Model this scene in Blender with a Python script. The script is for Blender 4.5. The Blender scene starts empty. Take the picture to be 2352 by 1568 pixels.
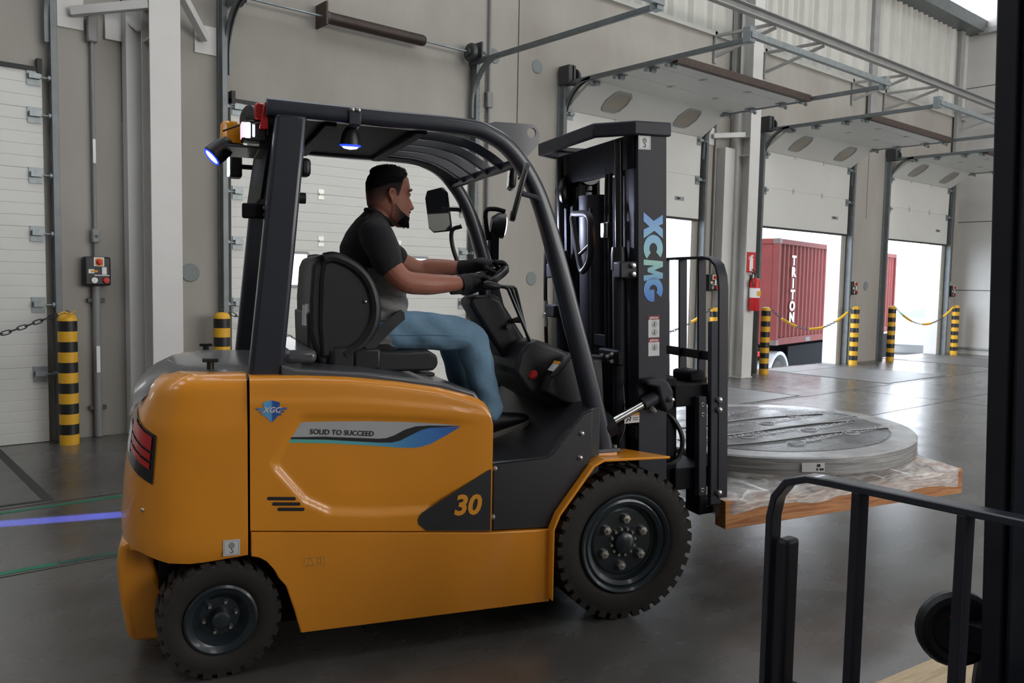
import bpy, bmesh, math, random
from mathutils import Vector, Matrix, Quaternion
random.seed(7)
SC = bpy.context.scene
COL = SC.collection
PI = math.pi
def rad(a): return a*PI/180
# ---------------------------------------------------------------- camera
YAW, PITCH, ROLL = rad(40.32), rad(4.13), rad(-1.08)
_f = Vector((math.sin(YAW)*math.cos(PITCH), math.cos(YAW)*math.cos(PITCH), -math.sin(PITCH)))
_r = Vector((math.cos(YAW), -math.sin(YAW), 0)); _d = _f.cross(_r)
_R = _r*math.cos(ROLL)+_d*math.sin(ROLL); _D = _d*math.cos(ROLL)-_r*math.sin(ROLL)
cd = bpy.data.cameras.new('camera'); cam = bpy.data.objects.new('camera', cd); COL.objects.link(cam)
cam.matrix_world = Matrix(((_R.x, -_D.x, -_f.x, 0), (_R.y, -_D.y, -_f.y, 0), (_R.z, -_D.z, -_f.z, 1.55), (0, 0, 0, 1)))
cd.sensor_width = 36; cd.lens = 1900/2352*36; cd.clip_start = 0.05; cd.clip_end = 300
cd.dof.use_dof = True; cd.dof.focus_distance = 3.6; cd.dof.aperture_fstop = 11.0
SC.camera = cam
# ---------------------------------------------------------------- world, exposure
w = bpy.data.worlds.new('sky'); SC.world = w; w.use_nodes = True
bg = w.node_tree.nodes['Background']; bg.inputs[0].default_value = (0.82, 0.9, 1.0, 1); bg.inputs[1].default_value = 7.0
SC.view_settings.view_transform = 'Standard'; SC.view_settings.look = 'None'
SC.view_settings.gamma = 1; SC.view_settings.use_curve_mapping = False
SC.view_settings.exposure = 0.0
SKYLIGHT = 3.6      # emission of the translucent roof strips
FRONT_FILL = 7.6  # emission of the unseen fill panels added opposite the docks
# ---------------------------------------------------------------- materials
MATS = {}
def new_mat(name):
    m = bpy.data.materials.new(name); m.use_nodes = True; MATS[name] = m
    return m, m.node_tree.nodes, m.node_tree.links, m.node_tree.nodes['Principled BSDF']
def srgb(r, g, b):
    f = lambda c: (c/255/12.92) if c/255 <= 0.04045 else ((c/255+0.055)/1.055)**2.4
    return (f(r), f(g), f(b), 1)
def mat(name, col, rough=0.5, metal=0.0, var=0.08, scale=8.0, bump=0.0, bscale=60.0, coat=0.0, spec=0.5, stretch=None, alpha=1.0, sheen=0.0, rvar=0.0):
    """procedural paint / plastic / metal: base colour broken up by noise, optional fine bump"""
    m, N, L, P = new_mat(name)
    tc = N.new('ShaderNodeTexCoord'); mp = N.new('ShaderNodeMapping'); L.new(tc.outputs['Object'], mp.inputs[0])
    if stretch: mp.inputs['Scale'].default_value = stretch
    nz = N.new('ShaderNodeTexNoise'); nz.inputs['Scale'].default_value = scale; nz.inputs['Detail'].default_value = 4
    L.new(mp.outputs[0], nz.inputs['Vector'])
    mr = N.new('ShaderNodeMapRange'); mr.inputs[1].default_value = 0.25; mr.inputs[2].default_value = 0.75
    mr.inputs[3].default_value = 1-var; mr.inputs[4].default_value = 1+var; L.new(nz.outputs[0], mr.inputs[0])
    vm = N.new('ShaderNodeVectorMath'); vm.operation = 'SCALE'; vm.inputs[0].default_value = col[:3]
    L.new(mr.outputs[0], vm.inputs['Scale']); L.new(vm.outputs[0], P.inputs['Base Color'])
    P.inputs['Roughness'].default_value = rough; P.inputs['Metallic'].default_value = metal
    P.inputs['Specular IOR Level'].default_value = spec
    if rvar:
        m2 = N.new('ShaderNodeMapRange'); m2.inputs[1].default_value = 0.3; m2.inputs[2].default_value = 0.7
        m2.inputs[3].default_value = max(0.02, rough-rvar); m2.inputs[4].default_value = rough+rvar
        L.new(nz.outputs[0], m2.inputs[0]); L.new(m2.outputs[0], P.inputs['Roughness'])
    if coat: P.inputs['Coat Weight'].default_value = coat; P.inputs['Coat Roughness'].default_value = 0.08
    if sheen: P.inputs['Sheen Weight'].default_value = sheen
    if alpha < 1: P.inputs['Alpha'].default_value = alpha
    if bump:
        nb = N.new('ShaderNodeTexNoise'); nb.inputs['Scale'].default_value = bscale; nb.inputs['Detail'].default_value = 5
        L.new(mp.outputs[0], nb.inputs['Vector'])
        b = N.new('ShaderNodeBump'); b.inputs['Strength'].default_value = bump; b.inputs['Distance'].default_value = 0.01
        L.new(nb.outputs[0], b.inputs['Height']); L.new(b.outputs[0], P.inputs['Normal'])
    return m
def emit(name, col, strength):
    m, N, L, P = new_mat(name)
    P.inputs['Base Color'].default_value = (*col[:3], 1); P.inputs['Emission Color'].default_value = (*col[:3], 1)
    P.inputs['Emission Strength'].default_value = strength
    return m
def concrete_floor():
    m, N, L, P = new_mat('floor_concrete')
    tc = N.new('ShaderNodeTexCoord')
    n1 = N.new('ShaderNodeTexNoise'); n1.inputs['Scale'].default_value = 0.55; n1.inputs['Detail'].default_value = 7; n1.inputs['Roughness'].default_value = 0.6
    mp = N.new('ShaderNodeMapping'); mp.inputs['Scale'].default_value = (0.9, 1.5, 1); mp.inputs['Rotation'].default_value = (0, 0, 0.15)
    n2 = N.new('ShaderNodeTexNoise'); n2.inputs['Scale'].default_value = 3.0; n2.inputs['Detail'].default_value = 4; n2.inputs['Roughness'].default_value = 0.5
    mps = N.new('ShaderNodeMapping'); mps.inputs['Scale'].default_value = (5, 34, 1); mps.inputs['Rotation'].default_value = (0, 0, 0.25)
    n3 = N.new('ShaderNodeTexNoise'); n3.inputs['Scale'].default_value = 1.3; n3.inputs['Detail'].default_value = 3
    L.new(tc.outputs['Object'], n1.inputs[0]); L.new(tc.outputs['Object'], mp.inputs[0]); L.new(mp.outputs[0], n2.inputs[0])
    L.new(tc.outputs['Object'], mps.inputs[0]); L.new(mps.outputs[0], n3.inputs[0])
    r1 = N.new('ShaderNodeValToRGB'); r1.color_ramp.elements[0].position = 0.3; r1.color_ramp.elements[1].position = 0.75
    r1.color_ramp.elements[0].color = (0.055, 0.052, 0.048, 1); r1.color_ramp.elements[1].color = (0.125, 0.12, 0.113, 1); L.new(n1.outputs[0], r1.inputs[0])
    r2 = N.new('ShaderNodeValToRGB'); r2.color_ramp.elements[0].position = 0.35; r2.color_ramp.elements[1].position = 0.7
    r2.color_ramp.elements[0].color = (0.86, 0.85, 0.84, 1); r2.color_ramp.elements[1].color = (1.08, 1.08, 1.08, 1); L.new(n2.outputs[0], r2.inputs[0])
    mx = N.new('ShaderNodeMixRGB'); mx.blend_type = 'MULTIPLY'; mx.inputs[0].default_value = 1
    L.new(r1.outputs[0], mx.inputs[1]); L.new(r2.outputs[0], mx.inputs[2])
    r3 = N.new('ShaderNodeValToRGB'); r3.color_ramp.elements[0].position = 0.70; r3.color_ramp.elements[1].position = 0.76
    r3.color_ramp.elements[0].color = (1, 1, 1, 1); r3.color_ramp.elements[1].color = (0.45, 0.45, 0.45, 1); L.new(n3.outputs[0], r3.inputs[0])
    m3 = N.new('ShaderNodeMixRGB'); m3.blend_type = 'MULTIPLY'; m3.inputs[0].default_value = 0.8
    L.new(mx.outputs[0], m3.inputs[1]); L.new(r3.outputs[0], m3.inputs[2]); L.new(m3.outputs[0], P.inputs['Base Color'])
    mr = N.new('ShaderNodeMapRange'); mr.inputs[1].default_value = 0.3; mr.inputs[2].default_value = 0.7; mr.inputs[3].default_value = 0.23; mr.inputs[4].default_value = 0.3
    L.new(n2.outputs[0], mr.inputs[0]); L.new(mr.outputs[0], P.inputs['Roughness'])
    b = N.new('ShaderNodeBump'); b.inputs['Strength'].default_value = 0.05; b.inputs['Distance'].default_value = 0.01
    L.new(n2.outputs[0], b.inputs['Height']); L.new(b.outputs[0], P.inputs['Normal'])
    P.inputs['Specular IOR Level'].default_value = 0.8
def concrete_wall():
    m, N, L, P = new_mat('wall_concrete')
    tc = N.new('ShaderNodeTexCoord'); mp = N.new('ShaderNodeMapping'); mp.inputs['Scale'].default_value = (1, 1, 0.45)
    L.new(tc.outputs['Object'], mp.inputs[0])
    n1 = N.new('ShaderNodeTexNoise'); n1.inputs['Scale'].default_value = 0.9; n1.inputs['Detail'].default_value = 8; n1.inputs['Roughness'].default_value = 0.6
    n2 = N.new('ShaderNodeTexNoise'); n2.inputs['Scale'].default_value = 30; n2.inputs['Detail'].default_value = 4
    n3 = N.new('ShaderNodeTexNoise'); n3.inputs['Scale'].default_value = 1.7; n3.inputs['Detail'].default_value = 2
    for n in (n1, n2, n3): L.new(mp.outputs[0], n.inputs[0])
    r1 = N.new('ShaderNodeValToRGB'); r1.color_ramp.elements[0].position = 0.3; r1.color_ramp.elements[1].position = 0.7
    r1.color_ramp.elements[0].color = (0.30, 0.28, 0.25, 1); r1.color_ramp.elements[1].color = (0.39, 0.37, 0.335, 1); L.new(n1.outputs[0], r1.inputs[0])
    r3 = N.new('ShaderNodeValToRGB'); r3.color_ramp.elements[0].position = 0.68; r3.color_ramp.elements[1].position = 0.82
    r3.color_ramp.elements[0].color = (1, 1, 1, 1); r3.color_ramp.elements[1].color = (1.0, 0.86, 0.74, 1); L.new(n3.outputs[0], r3.inputs[0])
    mx = N.new('ShaderNodeMixRGB'); mx.blend_type = 'MULTIPLY'; mx.inputs[0].default_value = 0.6
    L.new(r1.outputs[0], mx.inputs[1]); L.new(r3.outputs[0], mx.inputs[2]); L.new(mx.outputs[0], P.inputs['Base Color'])
    P.inputs['Roughness'].default_value = 0.8
    b = N.new('ShaderNodeBump'); b.inputs['Strength'].default_value = 0.1; b.inputs['Distance'].default_value = 0.01
    L.new(n2.outputs[0], b.inputs['Height']); L.new(b.outputs[0], P.inputs['Normal'])
def gradient_mat(name, axis, lo, hi, stops, rough=0.4):
    m, N, L, P = new_mat(name)
    tc = N.new('ShaderNodeTexCoord'); sp = N.new('ShaderNodeSeparateXYZ'); L.new(tc.outputs['Object'], sp.inputs[0])
    mr = N.new('ShaderNodeMapRange'); mr.inputs[1].default_value = lo; mr.inputs[2].default_value = hi; L.new(sp.outputs[axis], mr.inputs[0])
    cr = N.new('ShaderNodeValToRGB'); el = cr.color_ramp.elements
    el[0].position = stops[0][0]; el[0].color = stops[0][1]; el[1].position = stops[-1][0]; el[1].color = stops[-1][1]
    for p, c in stops[1:-1]:
        e = el.new(p); e.color = c
    L.new(mr.outputs[0], cr.inputs[0]); L.new(cr.outputs[0], P.inputs['Base Color']); P.inputs['Roughness'].default_value = rough
    return m
def checker_plate():
    m, N, L, P = new_mat('checker_plate')
    tc = N.new('ShaderNodeTexCoord'); mp = N.new('ShaderNodeMapping'); mp.inputs['Rotation'].default_value = (0, 0, PI/4); mp.inputs['Scale'].default_value = (30, 30, 30)
    L.new(tc.outputs['Object'], mp.inputs[0]); ck = N.new('ShaderNodeTexChecker'); ck.inputs['Scale'].default_value = 1
    L.new(mp.outputs[0], ck.inputs[0]); nz = N.new('ShaderNodeTexNoise'); nz.inputs['Scale'].default_value = 3; L.new(tc.outputs['Object'], nz.inputs[0])
    cr = N.new('ShaderNodeValToRGB'); cr.color_ramp.elements[0].color = (0.07, 0.068, 0.065, 1); cr.color_ramp.elements[1].color = (0.2, 0.195, 0.19, 1)
    L.new(nz.outputs[0], cr.inputs[0]); L.new(cr.outputs[0], P.inputs['Base Color'])
    b = N.new('ShaderNodeBump'); b.inputs['Strength'].default_value = 0.5; b.inputs['Distance'].default_value = 0.004
    L.new(ck.outputs[1], b.inputs['Height']); L.new(b.outputs[0], P.inputs['Normal'])
    P.inputs['Roughness'].default_value = 0.42; P.inputs['Metallic'].default_value = 0.4
def wood(name, c0, c1):
    m, N, L, P = new_mat(name)
    tc = N.new('ShaderNodeTexCoord'); mp = N.new('ShaderNodeMapping'); mp.inputs['Scale'].default_value = (1.2, 14, 14)
    L.new(tc.outputs['Object'], mp.inputs[0]); nz = N.new('ShaderNodeTexNoise'); nz.inputs['Scale'].default_value = 3; nz.inputs['Detail'].default_value = 6; nz.inputs['Distortion'].default_value = 1.2
    L.new(mp.outputs[0], nz.inputs[0]); cr = N.new('ShaderNodeValToRGB'); cr.color_ramp.elements[0].position = 0.3; cr.color_ramp.elements[1].position = 0.7
    cr.color_ramp.elements[0].color = c0; cr.color_ramp.elements[1].color = c1
    L.new(nz.outputs[0], cr.inputs[0]); L.new(cr.outputs[0], P.inputs['Base Color']); P.inputs['Roughness'].default_value = 0.65
    b = N.new('ShaderNodeBump'); b.inputs['Strength'].default_value = 0.2; b.inputs['Distance'].default_value = 0.003; L.new(nz.outputs[0], b.inputs['Height']); L.new(b.outputs[0], P.inputs['Normal'])
def film_mat(name, sc, a0, a1, bump):
    m, N, L, P = new_mat(name)
    tc = N.new('ShaderNodeTexCoord'); mp = N.new('ShaderNodeMapping'); mp.inputs['Scale'].default_value = sc
    L.new(tc.outputs['Object'], mp.inputs[0]); nz = N.new('ShaderNodeTexNoise'); nz.inputs['Scale'].default_value = 3.0; nz.inputs['Detail'].default_value = 5; nz.inputs['Distortion'].default_value = 0.4
    L.new(mp.outputs[0], nz.inputs[0])
    P.inputs['Base Color'].default_value = (0.78, 0.77, 0.76, 1); P.inputs['Roughness'].default_value = 0.12; P.inputs['Specular IOR Level'].default_value = 0.9
    cr = N.new('ShaderNodeMapRange'); cr.inputs[1].default_value = 0.35; cr.inputs[2].default_value = 0.68; cr.inputs[3].default_value = a0; cr.inputs[4].default_value = a1
    L.new(nz.outputs[0], cr.inputs[0]); L.new(cr.outputs[0], P.inputs['Alpha'])
    b = N.new('ShaderNodeBump'); b.inputs['Strength'].default_value = bump; b.inputs['Distance'].default_value = 0.01; L.new(nz.outputs[0], b.inputs['Height']); L.new(b.outputs[0], P.inputs['Normal'])
concrete_floor(); concrete_wall(); checker_plate(); film_mat('stretch_film', (4, 4, 20), 0.36, 0.74, 0.7); film_mat('film_band', (1.2, 1.2, 45), 0.06, 0.42, 0.4)
wood('pallet_wood', srgb(150, 92, 52), srgb(205, 145, 92)); wood('pale_wood', srgb(196, 168, 130), srgb(228, 204, 168))
mat('door_white', (0.66, 0.66, 0.63), 0.45, var=0.03, scale=2); mat('column_white', (0.63, 0.62, 0.6), 0.5, var=0.04, scale=3)
mat('cladding', (0.56, 0.55, 0.51), 0.5, var=0.06, scale=3); mat('galvanised', (0.27, 0.3, 0.31), 0.45, 0.5, var=0.18, scale=14)
mat('steel_grey', (0.15, 0.165, 0.17), 0.45, 0.35, var=0.15, scale=10); mat('beam_grey', (0.36, 0.36, 0.355), 0.5, 0.25, var=0.1, scale=6)
mat('dark_steel', (0.06, 0.063, 0.066), 0.45, 0.4, var=0.15); mat('rust_brown', (0.075, 0.05, 0.042), 0.6, 0.2, var=0.25, scale=18)
mat('spring_dark', (0.05, 0.035, 0.03), 0.5, 0.4, var=0.2); mat('hinge_metal', (0.62, 0.62, 0.58), 0.4, 0.4, var=0.08)
mat('black_seal', (0.018, 0.018, 0.019), 0.6, var=0.1); mat('grey_plastic', (0.3, 0.31, 0.32), 0.45, var=0.05); mat('wall_plug_grey', (0.2, 0.225, 0.225), 0.7, var=0.05)
mat('pipe_grey', (0.24, 0.24, 0.24), 0.5, var=0.06); mat('control_black', (0.012, 0.014, 0.016), 0.45, var=0.05)
mat('safety_yellow', srgb(222, 168, 40), 0.5, var=0.06); mat('stripe_black', (0.011, 0.011, 0.012), 0.45, var=0.1); mat('chain_steel', (0.1, 0.1, 0.1), 0.35, 0.8)
mat('sign_red', srgb(200, 28, 30), 0.45, var=0.04); mat('white_print', (0.8, 0.8, 0.79), 0.5, var=0.02); mat('black_print', (0.012, 0.012, 0.013), 0.5, var=0.02); mat('amber_print', srgb(225, 150, 40), 0.5, var=0.03)
mat('green_line', srgb(22, 110, 82), 0.5, var=0.25, scale=5); mat('joint_dark', (0.035, 0.034, 0.033), 0.8, var=0.1)
mat('container_red', srgb(96, 40, 38), 0.7, spec=0.2, var=0.12, scale=2.5); mat('asphalt', (0.2, 0.2, 0.2), 0.85, var=0.15, scale=2)
mat('truck_white', (0.6, 0.61, 0.63), 0.35, var=0.02); mat('truck_black', (0.008, 0.009, 0.011), 0.9, spec=0.1, var=0.1); mat('teal_paint', srgb(120, 165, 165), 0.5, var=0.05)
mat('orange_paint', srgb(224, 144, 36), 0.3, var=0.05, scale=3, coat=0.55, bump=0.012, bscale=220)
mat('guard_paint', (0.023, 0.026, 0.037), 0.34, var=0.08, coat=0.25, bump=0.02, bscale=160); mat('guard_black', (0.006, 0.0065, 0.009), 0.6, spec=0.15, var=0.1)
mat('mast_paint', (0.022, 0.023, 0.031), 0.5, 0.0, spec=0.3, var=0.1, bump=0.02, bscale=120); mat('cowl_plastic', (0.021, 0.02, 0.024), 0.5, var=0.06, bump=0.05, bscale=300)
mat('hood_grey', (0.085, 0.086, 0.092), 0.28, var=0.05, coat=0.3); mat('hood_gloss', (0.03, 0.033, 0.04), 0.12, var=0.03)
mat('rubber', (0.017, 0.0135, 0.012), 0.7, var=0.2, scale=20, bump=0.06, bscale=90); mat('rim_slate', (0.022, 0.03, 0.036), 0.32, 0.2, var=0.1, coat=0.2)
mat('chrome', (0.7, 0.7, 0.7), 0.18, 1.0, var=0.03); mat('bolt_metal', (0.5, 0.48, 0.44), 0.35, 0.9, var=0.1); mat('black_plastic', (0.011, 0.0115, 0.013), 0.42, var=0.08)
mat('seat_vinyl', (0.014, 0.0145, 0.016), 0.48, var=0.12, scale=14, bump=0.08, bscale=180); mat('hose_black', (0.008, 0.008, 0.009), 0.35, var=0.1); mat('belt_web', (0.012, 0.012, 0.013), 0.7, var=0.1)
mat('mirror_glass', (0.75, 0.78, 0.8), 0.03, 1.0, var=0.0); mat('lamp_red', srgb(190, 20, 28), 0.2, var=0.05, coat=0.5); mat('lamp_dark', (0.02, 0.02, 0.022), 0.12, var=0.05); mat('amber_lens', srgb(240, 160, 20), 0.2, var=0.1, coat=0.5); mat('lamp_clear', (0.75, 0.75, 0.8), 0.12, var=0.05)
emit('lamp_blue', (0.45, 0.6, 1.0), 4.0); emit('lamp_blue_rim', (0.01, 0.03, 1.0), 3.0); emit('lamp_white', (0.75, 0.8, 1.0), 9.0); emit('skylight', (0.92, 0.96, 1.0), SKYLIGHT); emit('front_fill', (1.0, 0.985, 0.96), FRONT_FILL); emit('window_glow', (0.95, 0.97, 1.0), 2.2); emit('pink_led', (1.0, 0.3, 0.45), 2.5)
mat('window_amber', (0.33, 0.3, 0.25), 0.2, var=0.12, scale=3)
mat('decal_silver', (0.42, 0.43, 0.44), 0.4, var=0.03); mat('sticker_white', (0.62, 0.62, 0.62), 0.45, var=0.03); mat('sticker_red', srgb(150, 25, 35), 0.45, var=0.03)
mat('disc_dark', (0.15, 0.155, 0.165), 0.24, var=0.3, scale=5, rvar=0.1, bump=0.1, bscale=14); mat('disc_print', (0.48, 0.48, 0.5), 0.3, var=0.1); mat('disc_edge', (0.17, 0.165, 0.16), 0.35, var=0.35, scale=4, stretch=(2, 2, 18)); mat('disc_rim', (0.42, 0.42, 0.43), 0.18, var=0.35, scale=6, bump=0.15, bscale=12)
mat('skin', srgb(168, 108, 88), 0.5, var=0.06, scale=14, bump=0.03, bscale=120); mat('hair', (0.005, 0.0045, 0.0045), 0.85, spec=0.15, var=0.3, scale=60, bump=0.4, bscale=220); gradient_mat('beard_fade', 0, 0.79, 0.852, [(0, srgb(162, 104, 85)), (0.35, srgb(118, 76, 64)), (0.7, srgb(48, 33, 29)), (1, srgb(18, 14, 14))], 0.8); gradient_mat('hair_fade', 2, 1.88, 2.02, [(0, srgb(164, 106, 86)), (0.3, srgb(120, 78, 66)), (0.6, srgb(56, 38, 34)), (0.85, srgb(24, 18, 17)), (1, srgb(14, 12, 12))], 0.8)
mat('shirt_dark', (0.013, 0.012, 0.014), 0.85, var=0.15, scale=30, bump=0.25, bscale=14, sheen=0.1); mat('shirt_grey', (0.24, 0.235, 0.235), 0.85, var=0.12, scale=40, bump=0.5, bscale=16, stretch=(1, 1, 2.2))
mat('denim', srgb(120, 154, 180), 0.85, var=0.22, scale=7, bump=0.3, bscale=22); mat('glove_black', (0.008, 0.008, 0.009), 0.75, var=0.15, bump=0.2, bscale=80); mat('shoe_black', (0.009, 0.009, 0.01), 0.5, var=0.15); mat('sole_grey', (0.22, 0.2, 0.18), 0.7, var=0.1); mat('eye_white', (0.32, 0.3, 0.28), 0.2, var=0)
# print gradients
gradient_mat('logo_blue', 2, 0.96, 1.39, [(0, srgb(52, 110, 205)), (0.22, srgb(84, 150, 215)), (0.45, srgb(150, 205, 190)), (0.7, srgb(130, 190, 225)), (1, srgb(96, 150, 225))])
gradient_mat('stripe_teal', 0, 0.26, 0.95, [(0, srgb(95, 180, 165)), (0.45, srgb(95, 170, 185)), (0.75, srgb(70, 130, 190)), (1, srgb(62, 105, 185))])
gradient_mat('badge_blue', 0, 0.13, 0.26, [(0, srgb(40, 80, 150)), (0.35, srgb(95, 165, 210)), (0.52, srgb(90, 150, 205)), (0.54, srgb(40, 85, 160)), (1, srgb(55, 100, 175))])
# ---------------------------------------------------------------- mesh building helpers
class MB:
    def __init__(s): s.v = []; s.f = []
    def add(s, vs, fs):
        o = len(s.v); s.v += [tuple(p) for p in vs]; s.f += [tuple(i+o for i in f) for f in fs]; return s
    def box(s, x0, x1, y0, y1, z0, z1):
        return s.add([(x0, y0, z0), (x1, y0, z0), (x1, y1, z0), (x0, y1, z0), (x0, y0, z1), (x1, y0, z1), (x1, y1, z1), (x0, y1, z1)],
                     [(0, 3, 2, 1), (4, 5, 6, 7), (0, 1, 5, 4), (1, 2, 6, 5), (2, 3, 7, 6), (3, 0, 4, 7)])
    def hexa(s, b, t):   # bottom quad (ccw from above), top quad
        return s.add(list(b)+list(t), [(3, 2, 1, 0), (4, 5, 6, 7), (0, 1, 5, 4), (1, 2, 6, 5), (2, 3, 7, 6), (3, 0, 4, 7)])
    def prism(s, poly, axis, a, b):
        n = len(poly); P = {'y': lambda p, t: (p[0], t, p[1]), 'z': lambda p, t: (p[0], p[1], t), 'x': lambda p, t: (t, p[0], p[1])}[axis]
        fs = [tuple(range(n))[::-1], tuple(range(n, 2*n))]+[(i, (i+1) % n, n+(i+1) % n, n+i) for i in range(n)]
        return s.add([P(p, a) for p in poly]+[P(p, b) for p in poly], fs)
    def ring_loft(s, rings, cap=True, closed=False):
        n = len(rings[0]); vs = [p for r in rings for p in r]; fs = []
        m = len(rings)
        for i in range(m if closed else m-1):
            a, b = i*n, ((i+1) % m)*n
            for j in range(n): fs.append((a+j, a+(j+1) % n, b+(j+1) % n, b+j))
        if cap and not closed: fs += [tuple(range(n))[::-1], tuple((m-1)*n+j for j in range(n))]
        return s.add(vs, fs)
    def sweep(s, path, sec, up=(0, 0, 1), cap=True, closed=False, scales=None):
        """sweep a 2-D section (side, up) along a path; side = tangent x up"""
        P = [Vector(p) for p in path]; n = len(P); rings = []; upv = Vector(up)
        for i in range(n):
            a = P[(i-1) % n] if (closed or i > 0) else P[i]; b = P[(i+1) % n] if (closed or i < n-1) else P[i]
            t = (b-a).normalized(); sd = t.cross(upv)
            if sd.length < 1e-4: sd = t.cross(Vector((1, 0, 0)))
            sd.normalize(); u = sd.cross(t); k = scales[i] if scales else 1
            # mitre correction
            if 0 < i < n-1 or closed:
                t1 = (P[i]-P[(i-1) % n]).normalized(); c = max(0.5, t.dot(t1))
            else: c = 1
            rings.append([P[i]+sd*(x*k)+u*(y*k) for x, y in sec])
        return s.ring_loft(rings, cap, closed)
    def tube(s, path, r, n=10, cap=True, closed=False):
        P = [Vector(p) for p in path]; m = len(P); rs = r if isinstance(r, (list, tuple)) else [r]*m
        rings = []; prev = None
        for i in range(m):
            a = P[(i-1) % m] if (closed or i > 0) else P[i]; b = P[(i+1) % m] if (closed or i < m-1) else P[i]
            t = (b-a).normalized()
            if prev is None:
                ref = Vector((0, 0, 1)) if abs(t.z) < 0.9 else Vector((1, 0, 0)); nrm = t.cross(ref).normalized()
            else:
                nrm = prev-t*prev.dot(t); nrm.normalize()
            prev = nrm; bi = t.cross(nrm)
            rings.append([P[i]+(nrm*math.cos(2*PI*k/n)+bi*math.sin(2*PI*k/n))*rs[i] for k in range(n)])
        return s.ring_loft(rings, cap, closed)
    def cyl(s, p0, p1, r0, r1=None, n=16):
        return s.tube([p0, p1], [r0, r0 if r1 is None else r1], n)
    def lathe(s, prof, o=(0, 0, 0), ax=(0, 0, 1), n=24, closed=False):
        """prof: list of (radius, offset along axis)"""
        A = Vector(ax).normalized(); ref = Vector((0, 0, 1)) if abs(A.z) < 0.9 else Vector((1, 0, 0))
        X = A.cross(ref).normalized(); Y = A.cross(X); O = Vector(o)
        rings = [[O+A*h+(X*math.cos(2*PI*k/n)+Y*math.sin(2*PI*k/n))*max(r, 1e-4) for k in range(n)] for r, h in prof]
        return s.ring_loft(rings, not closed, closed)
    def ball(s, c, r, n=16, m=10):
        rx, ry, rz = r if isinstance(r, (list, tuple)) else (r, r, r)
        rings = []
        for i in range(m+1):
            a = -PI/2+PI*i/m; q = max(math.cos(a), 0.002)
            rings.append([(c[0]+rx*q*math.cos(2*PI*k/n), c[1]+ry*q*math.sin(2*PI*k/n), c[2]+rz*math.sin(a)) for k in range(n)])
        return s.ring_loft(rings)
    def grid(s, fn, nu, nv):
        vs = [fn(i/nu, j/nv) for i in range(nu+1) for j in range(nv+1)]
        return s.add(vs, [(i*(nv+1)+j, (i+1)*(nv+1)+j, (i+1)*(nv+1)+j+1, i*(nv+1)+j+1) for i in range(nu) for j in range(nv)])
    def torus(s, c, R, r, ax=(0, 0, 1), n=24, m=8, a0=0, a1=2*PI):
        A = Vector(ax).normalized(); ref = Vector((0, 0, 1)) if abs(A.z) < 0.9 else Vector((1, 0, 0))
        X = A.cross(ref).normalized(); Y = A.cross(X); C = Vector(c); full = abs(a1-a0-2*PI) < 1e-6
        k = n if full else n+1
        return s.tube([C+(X*math.cos(a0+(a1-a0)*i/n)+Y*math.sin(a0+(a1-a0)*i/n))*R for i in range(k)], r, m, closed=full)
    def flat(s, poly3):
        return s.add(poly3, [tuple(range(len(poly3)))])
    def mesh(s, name):
        m = bpy.data.meshes.new(name); m.from_pydata(s.v, [], s.f); m.validate(); 
        b = bmesh.new(); b.from_mesh(m); bmesh.ops.recalc_face_normals(b, faces=b.faces)
        big = [f for f in b.faces if len(f.verts) > 4]
        if big: bmesh.ops.triangulate(b, faces=big)
        b.to_mesh(m); b.free(); return m
def finish(me, smooth=35):
    if smooth:
        for p in me.polygons: p.use_smooth = True
        me.set_sharp_from_angle(angle=rad(smooth))
def obj(name, b, m, parent=None, bevel=0, smooth=35, loc=None, rot=None, seg=2):
    me = b if isinstance(b, bpy.types.Mesh) else b.mesh(name)
    me.materials.clear(); me.materials.append(MATS[m]); finish(me, smooth)
    o = bpy.data.objects.new(name, me); COL.objects.link(o)
    if parent is not None: o.parent = parent
    if loc is not None: o.location = loc
    if rot is not None: o.rotation_euler = rot
    if bevel:
        md = o.modifiers.new('bevel', 'BEVEL'); md.width = bevel; md.segments = seg; md.limit_method = 'ANGLE'; md.angle_limit = rad(40)
    return o
def inst(me, name, parent=None, loc=(0, 0, 0), rot=None, scale=None):
    o = bpy.data.objects.new(name, me); COL.objects.link(o); o.location = loc
    if rot is not None: o.rotation_euler = rot
    if scale is not None: o.scale = scale
    if parent is not None: o.parent = parent
    return o
def meshof(name, b, m, smooth=35):
    me = b.mesh(name); me.materials.append(MATS[m]); finish(me, smooth); return me
def tag(o, label, cat, group=None, kind=None):
    o['label'] = label
    if cat: o['category'] = cat
    if group: o['group'] = group
    if kind: o['kind'] = kind
    return o
def struct(o, label=None):
    o['kind'] = 'structure'
    if label: o['label'] = label
    return o
def empty(name, loc=(0, 0, 0), rz=0, parent=None):
    o = bpy.data.objects.new(name, None); COL.objects.link(o); o.location = loc; o.rotation_euler = (0, 0, rz); o.empty_display_size = 0.1
    if parent is not None: o.parent = parent
    return o
def text_mesh(body, size=1, extrude=0.0, offset=0.0, shear=0.0, align='CENTER', space=1.0):
    c = bpy.data.curves.new('t', 'FONT'); c.body = body; c.size = size; c.extrude = extrude; c.offset = offset; c.shear = shear
    c.align_x = align; c.align_y = 'CENTER'; c.space_character = space; c.resolution_u = 3
    o = bpy.data.objects.new('t', c); COL.objects.link(o)
    dg = bpy.context.evaluated_depsgraph_get(); me = bpy.data.meshes.new_from_object(o.evaluated_get(dg))
    bpy.data.objects.remove(o); bpy.data.curves.remove(c); return me
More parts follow.
